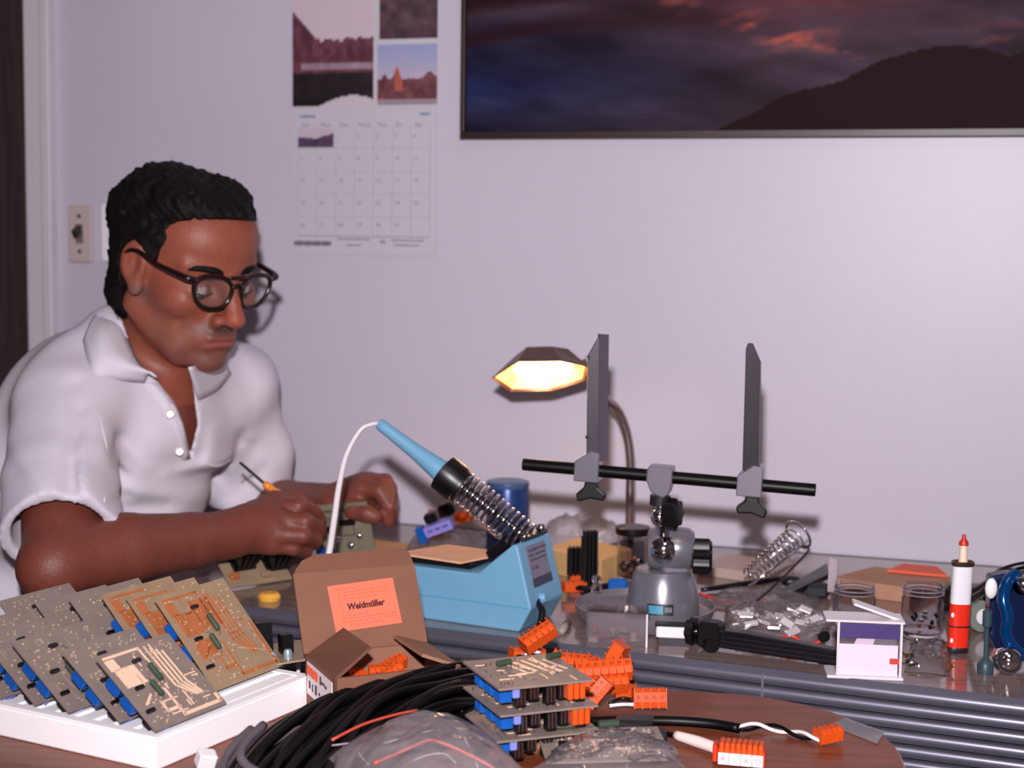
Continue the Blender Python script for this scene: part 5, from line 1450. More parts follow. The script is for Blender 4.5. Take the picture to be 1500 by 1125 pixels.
crumple('plastic_bag', 'milky plastic bag slumped against the wall under the rod', 'bag', [(790, 800), (925, 812), (915, 790), (800, 778)], TZ, .045, m_film2, 3)
crumple('plastic_bag', 'crumpled clear bag behind the salmon card', 'bag', [(590, 818), (720, 826), (740, 790), (610, 782)], TZ, .022, m_film, 4)
m_ylw = mat('tan_wood', (196, 156, 104), .6, noise=.1, nscale=30)
carton('cardboard_box', 'yellowish low box behind the black combs, under the milky bag', 'box', [(800, 838), (880, 858), (925, 840)], TZ, TZ + .030, m_ylw)
# black comb heat sinks
def comb(px, py0, py1, Y, wpx, label, n=4):
    p = at(px, py1, Y); p.z = max(p.z, TZ); zt_ = at(px, py0, Y).z; th = thing('finned_heat_sink', label, 'heat sink', p, (0, 0, .2), 'black finned heat sinks behind the station')
    hh = zt_ - p.z; w_ = wpx * Y / FPX
    mb = MB(); mb.box((0, .003, hh * .45), (w_, .004, hh * .9)); mb.build('back_plate', m_black, th, world=False)
    for i in range(n):
        mb = MB(); mb.box((-w_ / 2 + w_ * (i + .5) / n, -.004, hh * .52), (w_ / n * .55, .012, hh * .96)); mb.build('fin', m_black, th, world=False)
    return th
comb(843, 800, 842, 1.80, 24, 'shorter black finned heat sink behind the soldering station')
comb(862, 776, 872, 1.76, 22, 'taller black finned heat sink behind the soldering station')
# clear beaker of parts with black lid
m_glass = mat('clear_glass', (235, 232, 236), .03, trans=1, ior=1.35)
def jar(px, pyb, pyt, Y0, rpx, name, label, cat, lid=None, threads=True, fill=None, seed=0):
    p = onz(px, pyb, TZ); Y = p.y; r = rpx * Y / FPX; h = at(px, pyt, Y).z - TZ
    th = thing(name, label, cat, p)
    pr = [(.0, .0015), (r * .9, .0015), (r, .004), (r, h * .72), (r * .93, h * .78), (r * .93, h), (r * .88, h), (r * .88, h * .78), (r * .94, h * .71), (r * .94, .006), (r * .85, .004), (0, .004)]
    mb = MB(); mb.lathe(pr, 36, p, cap=False); mb.build('glass_wall', m_glass, th, smooth=True)
    if threads:
        for zf in (.83, .91):
            mb = MB(); ring = [p + Vector((math.cos(a) * r * .95, math.sin(a) * r * .95, h * zf)) for a in np.linspace(0, 2 * math.pi, 33)]
            mb.tube(ring, .0011, 6, cap=False); mb.build('screw_thread', m_glass, th, smooth='all')
    if lid:
        mb = MB(); mb.lathe([(0, h), (r * 1.08, h), (r * 1.1, h + .001), (r * 1.1, h + .008), (r * 1.04, h + .009), (0, h + .009)], 28, p); mb.build('lid', lid, th, smooth=True)
    if fill:
        rr = random.Random(seed)
        for i in range(fill):
            a, q = rr.uniform(0, 6.28), r * .8 * math.sqrt(rr.random()); z = .006 + rr.random() * h * .35
            c = p + Vector((math.cos(a) * q, math.sin(a) * q, z)); mb = MB(); 
            if i % 2: mb.cyl(c, c + Vector((rr.uniform(-.004, .004), rr.uniform(-.004, .004), .004)), .0018, n=8)
            else: mb.bbox(c, (.005, .004, .003), .0005, rot=(rr.random(), rr.random(), rr.random()))
            o = mb.build('loose_part', (m_tin, m_steel, m_cu, m_black)[i % 4], th)
    return th
jar(926, 848, 782, 0, 24, 'beaker', 'clear plastic beaker of small parts with a black lid, behind the vise', 'beaker', m_black, False, 26, 2)
jar(1250, 925, 855, 0, 31, 'glass_jar', 'empty screw-neck glass jar standing behind the card holder', 'jar', None, True, 0, 3)
jar(1350, 930, 855, 0, 31, 'glass_jar', 'screw-neck glass jar standing left of the red and white glue tube', 'jar', None, True, 10, 4)
# small blue plug and orange bits behind the vise
p = at(905, 857, 1.74); bp = thing('cable_plug', 'blue cable plug poking out behind the vise base', 'plug', p)
mb = MB(); mb.bbox(p, (.022, .012, .014), .002, rz=-.2); mb.build('plug_body', m_blue, bp)
mb = MB(); mb.tube([p + Vector((-.011, 0, -.001)), p + Vector((-.03, .0, -.004)), p + Vector((-.055, .01, -.006))], .0035, 8); mb.build('plug_cable', m_black, bp, smooth='all')
for i, (x, y, Y, a) in enumerate(((838, 868, 1.74, .3), (846, 852, 1.80, -.4))):
    orange_block('terminal_block', ('orange terminal block just right of the blue station', 'orange terminal block half hidden behind the station and heat sinks')[i], Matrix.Translation(at(x - 10, y, Y)) @ Matrix.Rotation(a, 4, 'Z'), 5)

# ---- clear parts box at the tray edge
def clear_box(px0, px1, pyb, pyt, dep, name, label, m, yaw=0, lid=True):
    a = onz(px0, pyb - 4, TZ); b = onz(px1, pyb, TZ); Y = (a.y + b.y) / 2; h = at((px0 + px1) / 2, pyt, Y).z - TZ
    x = (b - a); L = x.length; x.normalize(); y = Vector((-x.y, x.x, 0)); M = Matrix((x, y, up)).transposed().to_4x4(); M.translation = a
    th = thing(name, label, 'box', a, M.to_euler()); t = .0012
    for nm, c, s in (('front_wall', (L / 2, 0, h / 2), (L, t, h)), ('back_wall', (L / 2, dep, h / 2), (L, t, h)), ('side_wall', (0, dep / 2, h / 2), (t, dep - t, h)), ('side_wall', (L, dep / 2, h / 2), (t, dep - t, h)), ('box_floor', (L / 2, dep / 2, t / 2), (L - t, dep - t, t))) + ((('box_lid', (L / 2, dep / 2, h + t / 2), (L + .001, dep + .001, t)),) if lid else ()):
        mb = MB(); mb.box(c, s); mb.build(nm, m, th, world=False)
    return th, L, h
m_clr = film('clear_styrene', (190, 175, 185), .10, .05, .2)
pb, L, h = clear_box(859, 947, 948, 898, .03, 'parts_box', 'clear plastic box of reddish parts at the front of the vise tray', m_clr)
for i in range(10):
    mb = MB(); mb.bbox((.006 + (i % 5) * .010, .008 + (i // 5) * .012, .004 + .004 * (i % 3)), (.009, .006, .006), .0006, rot=(i, .4 * i, .7 * i)); mb.build('loose_part', mat('dull_red_part', (125, 70, 72), .5) if i % 2 else m_pcb, pb, world=False)
mb = MB(); mb.box((L, 0, h / 2), (.0018, .0018, h)); mb.build('edge_strip', mat('clear_edge', (215, 205, 212), .15), pb, world=False)
p = onz(873, 892, TZ); p.z = TZ + .0195
mb = MB(); mb.lathe([(0, 0), (.006, 0), (.0065, .004), (.004, .010), (.006, .014), (.004, .018), (0, .019)], 16, p); tag(mb.build('glass_stopper', m_glass, smooth=True), 'small clear glass stopper on the left rim of the vise tray', 'stopper')

# ---- black vise arm lying on the table edge
A_, B_ = onz(1022, 950, TZ), onz(1232, 980, TZ)
va = thing('vise_arm', 'black jaw arm with a knob lying along the table edge', 'tool', A_)
z1 = Vector((0, 0, 1)); dA = (B_ - A_).normalized(); nA = Vector((-dA.y, dA.x, 0))
mb = MB()
for t in (0,): mb.prism([A_ + nA * .0 + z1 * .004, B_ + z1 * .002, B_ + z1 * .017, A_ + dA * .05 + z1 * .0215, A_ + z1 * .0215], nA * .014)
mb.build('arm_bar', m_black, va, bevel=.0012)
for hh in (.008, .0125, .017):
    mb = MB(); mb.box((A_ + B_) / 2 + z1 * (hh - .0015) - nA * .0003, ((B_ - A_).length * .96, .0008, .0010), rot=Matrix((dA, nA, z1)).transposed()); mb.build('groove_rib', mat('dark_violet_plastic', (44, 34, 48), .3), va)
mb = MB(); mb.bbox(A_ + dA * .012 + nA * .004 + z1 * .016, (.024, .022, .026), .003, rz=math.atan2(dA.y, dA.x)); mb.bbox(A_ + dA * .016 + nA * -.006 + z1 * .007, (.014, .014, .0135), .003, rz=.3); mb.build('clamp_head', m_knob, va)
knob('wing_knob', A_ + dA * -.003 + nA * .004 + z1 * .016, -dA, .0125, .010, va, 6, .008)

# ---- acrylic card holder
ch_, L, h = clear_box(1226, 1318, 996, 912, .030, 'card_holder', 'clear acrylic holder with white cards and a purple band at the table edge', film('clear_acrylic', (225, 215, 225), .03, .04, .15), lid=False)
mb = MB(); mb.box((L / 2 - .001, .0016, h * .30), (L * .95, .0006, h * .60)); mb.v = [Vector((v.x, v.y, v.z)) for v in mb.v]; mb.build('white_card', mat('white_card', (252, 238, 250), .6), ch_, world=False)
mb = MB(); mb.slab([(L * .02, .0022, .002), (L * .40, .0022, .002), (L * .60, .0022, h * .74), (L * .3, .0022, h * .70)], .0005); mb.build('tilted_card', mat('pinkish_card', (228, 208, 226), .6), ch_, world=False)
mb = MB(); mb.box((L / 2, .0008, h * .84), (L * .96, .0006, h * .26)); mb.build('purple_band', mat('purple_band', (66, 48, 112), .4), ch_, world=False)
mb = MB(); mb.box((L * .92, .0008, h * .32), (L * .18, .0005, h * .10)); mb.build('red_mark', mat('red_mark', (205, 60, 50), .5), ch_, world=False)
mb = MB(); mb.box((L * .44, .013, -.0), (L * 1.22, .036, .003)); mb.v = [v + Vector((0, 0, .0015)) for v in mb.v]; mb.build('base_plate', mat('frosted_clear', (220, 210, 218), .2), ch_, world=False, bevel=.001)
mb = MB(); mb.box((L * .42, .015, h + .001), (L * 1.25, .034, .002)); mb.build('top_plate', _mats['frosted_clear'], ch_, world=False)
mb = MB(); M = Matrix.Translation((L * .62, .018, h + .008)) @ Matrix.Rotation(R(18), 4, 'Y'); mb.box((0, 0, 0), (L * .78, .02, .0022), M=M); mb.build('tilted_lid', _mats['frosted_clear'], ch_, world=False)
for sx in (.0, L):
    mb = MB(); mb.box((sx, -.0002, h / 2), (.0022, .002, h)); mb.build('edge_strip', _mats['clear_edge'], ch_, world=False)

# ---- red and white glue tube
p = onz(1402, 955, TZ); Y = p.y; kk = Y / FPX; zt_ = at(1404, 822, Y).z
gt = thing('glue_tube', 'red and white metal glue tube with a cream nozzle and red tip', 'tube', p)
hh = zt_ - TZ; r = 15.5 * kk
def rr_ring(r, z, dx=0): return [p + Vector((dx + r * math.copysign(abs(math.cos(a)) ** .75, math.cos(a)), r * .72 * math.copysign(abs(math.sin(a)) ** .75, math.sin(a)), z)) for a in np.linspace(0, 2 * math.pi, 28, endpoint=False)]
def shell(rings):
    mb = MB(); n = 28
    for rg in rings: mb.v += rg
    for i in range(len(rings) - 1):
        for k_ in range(n): j = (k_ + 1) % n; mb.f.append((i * n + k_, i * n + j, i * n + n + j, i * n + n + k_))
    mb.f += [tuple(range(n - 1, -1, -1)), tuple(range((len(rings) - 1) * n, len(rings) * n))]; return mb
dx = .0022
shell([rr_ring(r * .96, .004), rr_ring(r * .96, hh * .54, dx * .54)]).build('red_body', mat('tube_red', (222, 48, 30), .3), gt, smooth=True)
shell([rr_ring(r * .96, hh * .54, dx * .54), rr_ring(r * .96, hh * .96, dx)]).build('white_body', mat('tube_white', (225, 220, 228), .35), gt, smooth=True)
shell([rr_ring(r * .9, .0), rr_ring(r * 1.0, .001), rr_ring(r * 1.0, .005), rr_ring(r * .95, .006)]).build('bottom_rim', m_steel, gt, smooth=True)
shell([rr_ring(r * 1.0, hh * .95, dx), rr_ring(r * 1.08, hh * .96, dx), rr_ring(r * 1.08, hh * 1.0, dx), rr_ring(r * .95, hh * 1.005, dx), rr_ring(r * .9, hh * .985, dx)]).build('top_rim', mat('rim_brass', (130, 110, 92), .25, .9), gt, smooth=True)
shell([rr_ring(r * 1.0, hh * .285, .001), rr_ring(r * 1.0, hh * .30, .001)]).build('wire_band', m_black, gt)
tpz = p + Vector((dx, 0, hh)); n1_ = at(1404, 797, Y).z; n2_ = at(1404, 783, Y).z
mb = MB(); mb.lathe([(.0048, -.002), (.0042, .002), (.0036, n1_ - tpz.z)], 16, tpz); mb.build('nozzle', mat('nozzle_cream', (232, 205, 178), .4), gt, smooth=True)
mb = MB(); mb.lathe([(.0048, n1_ - tpz.z - .001), (.0048, n1_ - tpz.z + .002), (.0022, n2_ - tpz.z - .004), (.0018, n2_ - tpz.z)], 14, tpz); mb.build('red_tip', mat('tip_red', (190, 45, 35), .4), gt, smooth=True)
for zz in (.42, .14):
    mb = MB(); mb.sphere(p + Vector((-r * .70, -r * .52, hh * zz)), (.0018, .0010, .0026), 8, 6); mb.build('white_logo_mark', m_white, gt)

# ---- dark blue curved tool at the right edge
pt = onz(1475, 985, TZ); Y = pt.y
m_db = mat('metallic_blue', (8, 70, 128), .16, .55, coat=.6)
bt = thing('tape_dispenser', 'dark blue glossy curved tool with a round chrome knob at the right edge', 'tool', pt)
def g(px, py, dy=0): return at(px, py, Y + dy)
sh_ = smooth_path([g(1490, 838, .02), g(1476, 852, .016), g(1470, 878, .01), g(1476, 905, .006), g(1474, 930, .006), g(1486, 950, .004), g(1506, 962, .004), g(1530, 966, .004)], 6)
mb = MB(); mb.tube(sh_, [.0050, .0062, .0062, .0060, .0060, .0058, .0055], 14); mb.build('curved_handle', m_db, bt, smooth='all')
mb = MB(); mb.prism([g(1452, 845, .022), g(1478, 840, .022), g(1530, 842, .022), g(1530, 962, .022), g(1462, 955, .022), g(1450, 930, .022)], Vector((0, .02, 0))); mb.build('body', mat('navy_plastic', (18, 30, 62), .3), bt, bevel=.003)
kc = g(1476, 973, -.006); kc.z = TZ + .0135
mb = MB(); mb.lathe([(.0, -.012), (.0115, -.012), (.0132, -.006), (.0132, .003), (.011, .006), (.0085, .006), (.0075, .010), (.004, .0125), (.0, .013)], 28, kc, (0, -1, .15)); mb.build('chrome_knob', m_chrome, bt, smooth=True)
kc2 = g(1443, 985, -.004); kc2.z = TZ
mb = MB(); mb.lathe([(.0, 0), (.0075, 0), (.0078, .008), (.0050, .013), (.0022, .015), (.0022, .044), (.0045, .046), (.0045, .060), (.002, .062), (0, .062)], 16, kc2); mb.build('adjusting_screw', mat('slate_green', (50, 70, 78), .4), bt, smooth=True)
mb = MB(); mb.sphere(g(1452, 862, .0), (.006, .004, .010), 12, 8); mb.build('pale_tab', m_white, bt, smooth='all')
mb = MB(); mb.tube([g(1492, 858, .01), g(1512, 850, .02), g(1530, 848, .02)], .008, 10); mb.build('chrome_arm', m_chrome, bt, smooth='all')
# black leads over it
bk = smooth_path([g(1392, 880, .22), g(1402, 868, .2), g(1420, 866, .18), g(1444, 856, .1), g(1466, 838, .06), g(1500, 828, .05), g(1540, 826, .05)], 5)
mb = MB(); mb.tube(bk, .004, 8); cb = thing('test_leads', 'black leads lying behind the glue tube and blue tool', 'cable', onz(1420, 880, TZ)); mb.build('lead', m_black, cb, smooth='all')
mb = MB(); mb.tube([q + Vector((.0, .012, -.012)) for q in bk], .004, 8); mb.build('lead', m_black, cb, smooth='all')
mb = MB(); mb.bbox(onz(1424, 892, TZ) + Vector((0, 0, .0135)), (.060, .030, .027), .004, rz=-.2); mb.build('probe_box', m_black, cb)
p = onz(1434, 925, TZ)
mb = MB(); mb.lathe([(.004, -.006), (.016, -.005), (.0165, .0), (.016, .005), (.004, .006)], 28, p + Vector((0, 0, .0165)), (.35, -1, .1)); tr_ = thing('tape_roll', 'grey-green roll of tape behind the red and white tube', 'tape', p); mb.build('roll', mat('tape_green_grey', (120, 128, 120), .3), tr_, smooth=True)
mb = MB(); mb.lathe([(.004, -.0065), (.008, -.006), (.008, .006), (.004, .0065)], 20, p + Vector((0, 0, .0165)), (.35, -1, .1)); mb.build('core', m_white, tr_, smooth=True)
p = onz(1428, 905, TZ); mb = MB(); mb.bbox(p + Vector((0, 0, .029)), (.020, .012, .010), .002, rz=.1); mb.bbox(p + Vector((0, 0, .012)), (.014, .010, .024), .002, rz=.1); tag(mb.build('yellow_part', mat('orange_yellow', (222, 140, 40), .4)), 'orange-yellow plastic part standing behind the tape roll', 'component')

# ---- loose spring holder lying at the right
s0, s1 = at(1098, 842, 1.72), at(1166, 786, 1.76); ds = (s1 - s0).normalized(); xs_, ys_, _ = basis(ds); Ls = (s1 - s0).length
sh2 = thing('spring_stand', 'chrome coil iron stand tilted on the table behind the plastic bags', 'holder', onz(1100, 868, TZ))
pts = []
for i in range(12 * 14 + 1):
    t = i / (12 * 14); a = 2 * math.pi * i / 14; r = .0085 + .0045 * t
    pts.append(s0 + ds * Ls * t + (xs_ * math.cos(a) + ys_ * math.sin(a)) * r)
mb = MB(); mb.tube(pts, .0011, 5); mb.build('coil', m_chrome, sh2, smooth='all')
ring = [s1 + ds * .004 + (xs_ * math.cos(a) + ys_ * math.sin(a)) * .0175 for a in np.linspace(0, 2 * math.pi, 25)]
mb = MB(); mb.tube(ring, .0016, 6, cap=False); mb.build('mouth_ring', m_chrome, sh2, smooth='all')
mb = MB(); mb.tube(smooth_path([s1 + ds * .004 - ys_ * .0175, at(1183, 800, 1.75), at(1180, 812, 1.745), at(1130, 862, 1.71), onz(1092, 893, TZ + .002)], 5), .0013, 6); mb.build('support_wire', m_steel, sh2, smooth='all')
mb = MB(); mb.tube([s0 - ds * .012 - ys_ * .006 - xs_ * .008, s1 + ds * .008 - ys_ * .006 - xs_ * .012], .0018, 6); mb.build('long_bright_wire', m_chrome, sh2, smooth='all')
# black strips, probes and pads
def rod_thing(name, label, cat, pts, r, m, n=8, group=None):
    mb = MB(); mb.tube(smooth_path(pts, 5), r, n); return tag(mb.build(name, m, smooth='all'), label, cat, group)
rod_thing('black_probe', 'thin black probe lying behind the vise knob', 'probe', [onz(1028, 864, TZ + .004), onz(1085, 856, TZ + .006), onz(1150, 846, TZ + .009)], [.0028, .0036, .0030], m_black)
mb = MB(); mb.slab([onz(1136, 876, TZ + .004), onz(1150, 880, TZ + .004), onz(1214, 848, TZ + .016), onz(1212, 832, TZ + .016)], .006); tag(mb.build('black_strip', m_black), 'flat black tapering strip propped behind the plastic bags', 'strip')
mb = MB(); mb.bbox(onz(1192, 874, TZ) + Vector((0, 0, .008)), (.036, .022, .016), .004, rz=-.3); tag(mb.build('black_pad', mat('charcoal_rubber', (34, 34, 40), .6)), 'small dark rubber pad beside the black strip', 'pad')
mb = MB(); mb.sphere(onz(1160, 862, TZ) + Vector((0, 0, .008)), (.013, .007, .007), 14, 8); tag(mb.build('metal_dome', m_steel, smooth='all'), 'dull metal cap among the black strips', 'cap')
mb = MB(); mb.slab([at(1213, 868, 1.74), at(1226, 869, 1.735), at(1228, 820, 1.76), at(1216, 818, 1.765)], .003); 
o = mb.build('clear_strip', m_film2); tag(o, 'upright translucent strip behind the left glass jar', 'strip')
carton('cardboard_box', 'flat brown cardboard box behind the two glass jars', 'box', [(1216, 868), (1330, 884), (1392, 866)], TZ, TZ + .018, mat('brown_card', (168, 122, 98), .75, noise=.08, nscale=30))
mb = MB(); mb.slab([onz(1300, 838, TZ + .019), onz(1388, 846, TZ + .019), onz(1372, 833, TZ + .019), onz(1322, 829, TZ + .019)], .003); tag(mb.build('orange_card', mat('orange_card', (222, 92, 62), .6)), 'orange card strip on top of the flat brown box', 'card')
carton('parts_tin', 'long low pale tin against the wall behind the vise knob', 'tin', [(1020, 842), (1120, 856), (1165, 838)], TZ, TZ + .012, mat('pale_tin', (172, 150, 142), .4, noise=.06, nscale=30))
# red-striped bags of bright parts
crumple('plastic_bag', 'crumpled clear bag of bright metal parts behind the black jaw arm', 'bag', [(1058, 938), (1205, 955), (1220, 905), (1062, 888)], TZ, .026, m_film, 11)
crumple('plastic_bag', 'flat clear bag with red stripe behind the bright parts bag', 'bag', [(1030, 892), (1190, 900), (1210, 872), (1060, 862)], TZ, .012, m_film, 12)
m_red = mat('red_stripe', (205, 50, 40), .5)
rod_thing('red_lead', 'curled red lead lying in front of the bright parts bag', 'wire', [onz(1130, 938, TZ + .004), onz(1160, 932, TZ + .012), onz(1180, 944, TZ + .004), onz(1204, 938, TZ + .010), onz(1196, 930, TZ + .004)], .0018, m_red)
rod_thing('red_lead', 'red wire running past the vise towards the coil stand', 'wire', [onz(1024, 870, TZ + .003), onz(1060, 880, TZ + .003), onz(1100, 884, TZ + .003), onz(1122, 880, TZ + .003)], .0016, m_red)
rr = random.Random(5)
for i in range(30):
    p = onz(rr.uniform(1075, 1200), rr.uniform(905, 938), TZ + .008)
    mb = MB(); s_ = rr.uniform(.007, .012); mb.bbox(p + Vector((0, 0, .004 + rr.random() * .008)), (s_ * 1.2, s_ * .7, s_ * .3), .0006, rot=(rr.uniform(-.5, 1.2), rr.uniform(-.5, .5), rr.uniform(-.5, .5)))
    tag(mb.build('metal_terminal', mat('bright_terminal', (245, 235, 240), .3, .6)), 'small bright tinned terminal inside the clear parts bag', 'terminal', 'bright terminals in the parts bag')
p = onz(1206, 955, TZ); mb = MB(); mb.lathe([(.0035, -.002), (.006, -.002), (.006, .002), (.0035, .002)], 18, p + Vector((0, 0, .016)), (0.1, -1, 0)); tag(mb.build('black_grommet', m_black, smooth=True), 'small black ring grommet left of the card holder', 'grommet')
# screws heap between the jar and the table edge
for i in range(26):
    p = onz(rr.uniform(1328, 1392), rr.uniform(945, 985), TZ); d = Vector((rr.uniform(-1, 1), rr.uniform(-1, 1), rr.uniform(-.1, .3))).normalized(); c = p + Vector((0, 0, .003 + rr.random() * .004))
    mb = MB(); mb.lathe([(.0026, 0), (.0026, .0012), (.0012, .0014), (.0012, .008), (.0003, .009)], 8, c, d); tag(mb.build('loose_screw', (m_tin, m_steel, mat('brass_screw', (190, 130, 90), .3, .9))[i % 3], smooth=True), 'tiny screw in the loose heap between the jar and the glue tube', 'screw', 'loose screws by the glass jar')
crumple('plastic_bag', 'small clear bag over the loose screws right of the card holder', 'bag', [(1325, 984), (1392, 990), (1392, 945), (1335, 940)], TZ, .014, m_film, 15, 16, 12)
# yellow cap on the table's left end
p = onz(392, 882, TZ); mb = MB(); mb.lathe([(0, 0), (.012, 0), (.013, .004), (.010, .008), (0, .009)], 18, p + Vector((0, .012, 0)), (0, 0, 1)); tag(mb.build('yellow_bottle_top', mat('yellow_plastic', (225, 165, 70), .4), smooth=True), 'yellow plastic cap near the table edge beside the cardboard lid', 'cap')
rod_thing('pale_stub', 'small grey-beige stub lying at the table edge behind the orange connectors', 'stub', [onz(822, 925, TZ + .004), onz(832, 912, TZ + .004)], .004, mat('stub_beige', (150, 135, 130), .5))
# ================================================================== ON THE FRONT TABLE
# ---- open cardboard mailing box
m_card = mat('brown_cardboard', (120, 80, 63), .75, noise=.06, nscale=25, bump=.25, bscale=300)
m_cardi = mat('inner_cardboard', (136, 94, 76), .75, noise=.06, nscale=25)
BH = .045
bl0 = onz(447, 958, TZ + BH); wv = Vector((math.cos(R(24)), math.sin(R(24)), 0)); dv = Vector((wv.y, -wv.x, 0))
BW, BD = .112, .082; z1 = Vector((0, 0, 1)); t_ = .003
bl0.z = TZ; KM = Matrix((wv, -dv, z1)).transposed().to_4x4(); KM.translation = bl0 + dv * BD
# local: x along the hinge, y towards the back (0 front .. BD back), z up
bx_ = thing('cardboard_box', 'open brown cardboard box with an orange label on its raised lid', 'box', KM.translation, KM.to_euler())
def kb(mb, nm, m, par=None, **k): return mb.build(nm, m, par or bx_, world=False, **k)
mb = MB(); mb.box((BW / 2, BD / 2, t_ / 2), (BW, BD, t_)); kb(mb, 'box_bottom', m_cardi)
mb = MB(); mb.box((BW / 2, BD - t_ / 2, BH / 2), (BW, t_, BH)); kb(mb, 'back_wall', m_cardi)
mb = MB(); mb.box((BW / 2, t_ / 2, BH / 2), (BW, t_, BH)); kb(mb, 'front_wall', m_card)
mb = MB(); mb.box((t_ / 2, BD / 2, BH / 2), (t_, BD, BH)); lw = kb(mb, 'side_wall', m_card)
mb = MB(); mb.box((BW - t_ / 2, BD / 2, BH / 2), (t_, BD, BH)); kb(mb, 'side_wall', m_cardi)
# side label
mb = MB(); mb.box((-.0004, BD * .47, BH * .60), (.0006, BD * .86, BH * .62)); sl = kb(mb, 'side_label', mat('label_white', (228, 215, 220), .6))
mb = MB()
for k in range(7): mb.box((-.0009, BD * (.88 - k * .058), BH * .76), (.0004, BD * .045, BH * (.16 + .03 * (k % 2))))
mb.build('orange_print', mat('label_orange', (225, 90, 60), .6), sl, world=False)
mb = MB()
for (y, z, w_, h_) in ((.42, .76, .05, .16), (.33, .74, .10, .05), (.24, .72, .06, .05), (.80, .50, .05, .14), (.70, .48, .03, .14), (.58, .50, .06, .18), (.46, .48, .05, .05)): mb.box((-.0009, BD * y, BH * z), (.0004, BD * w_, BH * h_))
mb.build('black_print', mat('print_dark', (62, 50, 60), .6), sl, world=False)
# lid: leaning back from the hinge, rounded top with tuck flap
th_ = R(62); LL = .072; e1 = Vector((0, math.cos(th_), math.sin(th_))); hinge = Vector((0, BD, BH))
def lidp(x, s, off=0): return hinge + Vector((x, 0, 0)) + e1 * s + Vector((0, -math.sin(th_), math.cos(th_))) * off
mb = MB(); mb.prism([lidp(-.001, 0), lidp(BW + .001, 0), lidp(BW + .001, LL), lidp(-.001, LL)], Vector((0, -math.sin(th_), math.cos(th_))) * -t_); lid = kb(mb, 'lid', m_card)
e2 = Vector((0, math.cos(R(38)), math.sin(R(38)))); tp_ = hinge + e1 * LL
fl = [(.0, 0), (BW, 0), (BW, .014), (BW - .006, .020), (.024, .020), (.010, .014), (.002, .004)]
mb = MB(); mb.prism([tp_ + Vector((x, 0, 0)) + e2 * s for x, s in fl], Vector((0, .001, -.0025))); kb(mb, 'tuck_flap', m_card)
# lid label with text
LMl = Matrix((Vector((1, 0, 0)), e1, Vector((1, 0, 0)).cross(e1))).transposed().to_4x4(); LMl.translation = lidp(.030, .016)
fc = Vector((0, -math.sin(th_), math.cos(th_)))
if LMl.to_3x3().col[2].dot(fc) < 0: print('flip')
LM = WM(bx_) @ LMl @ Matrix.Rotation(R(3), 4, 'Z')
mb = MB(); mb.box((.031, .021, .0004), (.062, .042, .0006), M=LM); ll = mb.build('orange_label', mat('salmon_label', (215, 108, 82), .6), bx_)
ll['label'] = 'salmon-orange printed label'
m_lk = mat('label_ink', (90, 30, 28), .6); m_lt = mat('label_faint_ink', (205, 92, 70), .6)
Tm = LM @ Matrix.Translation((.0145, .0185, .0008)); text('lettering', 'Weidmüller', .0078, Tm, m_lk, ll, bold=.00038, shear=.15, xs=.92)
for k, (x, y, n, L_) in enumerate(((.006, .0375, 3, .022), (.012, .0345, 7, .044), (.012, .0315, 7, .044), (.012, .0285, 5, .032), (.013, .0135, 4, .020), (.013, .0105, 8, .046), (.013, .0075, 7, .046), (.013, .0045, 6, .034))):
    mb = MB(); rr = random.Random(k)
    for q in range(n):
        w_ = L_ / n; mb.box((x + w_ * (q + .5), y, .0009), (w_ * rr.uniform(.5, .85), .0008, .0003), M=LM)
    mb.build('fine_print', m_lt, ll)
mb = MB(); mb.box((.0095, .0205, .0009), (.0006, .030, .0003), M=LM); mb.build('label_rule', m_lt, ll)
# side flaps
def flap(pts, nm='side_flap', m=m_card):
    mb = MB(); mb.slab(pts, .0028); return kb(mb, nm, m)
flap([(0, .0, BH), (0, BD - .003, BH), (.030, BD - .014, BH + .024), (.034, .008, BH + .022)], m=mat('flap_brown', (105, 68, 54), .75, noise=.06, nscale=25))
flap([(BW, BD - .003, BH + .0), (BW, .0, BH + .0), (BW - .030, .012, BH + .010), (BW - .034, BD - .010, BH + .012)], m=m_cardi)

# ---- orange terminal blocks
G = 'orange terminal blocks by the board stack'
def tb(px, py, z, poles, rot, label, s=1.0, grp=G):
    p = onz(px, py, TZ + z); M = Matrix.Translation(p) @ Euler(tuple(R(a) for a in rot)).to_matrix().to_4x4() @ Matrix.Scale(s, 4)
    o = orange_block('terminal_block', label, Matrix.Translation(p) @ Euler(tuple(R(a) for a in rot)).to_matrix().to_4x4(), poles, grp); o.scale = (s, s, s); return o
tb(776, 960, .028, 5, (20, -28, 25), 'orange terminal block highest on the left, on the tip of the twisted wires', 1.25)
tb(752, 972, .016, 5, (0, 5, 20), 'orange terminal block just behind the top stacked board', 1.2)
tb(806, 965, .020, 3, (-40, 12, -30), 'orange terminal block with a cream end, right of the highest one', 1.1)
tb(818, 985, .022, 4, (25, 6, 5), 'orange terminal block behind the right corner of the top stacked board', 1.25)
tb(850, 986, .020, 4, (10, 14, -25), 'orange terminal block in the middle of the heap', 1.3)
tb(893, 988, .022, 4, (-20, -62, -10), 'orange terminal block standing on end at the back of the heap', 1.3)
tb(845, 1003, .020, 7, (38, -4, 6), 'longest ribbed orange terminal block lying across the heap', 1.35)
tb(842, 1020, .012, 7, (30, -2, 8), 'ribbed orange terminal block under the longest one', 1.3)
tb(872, 1040, .004, 4, (60, -50, 10), 'orange terminal block tilted down at the front of the heap', 1.25)
tb(902, 1026, .006, 3, (15, 5, 0), 'orange terminal block between the heap and the square one', 1.1)
tb(926, 1036, .004, 4, (78, 0, 4), 'square orange terminal block standing alone right of the heap', 1.35)
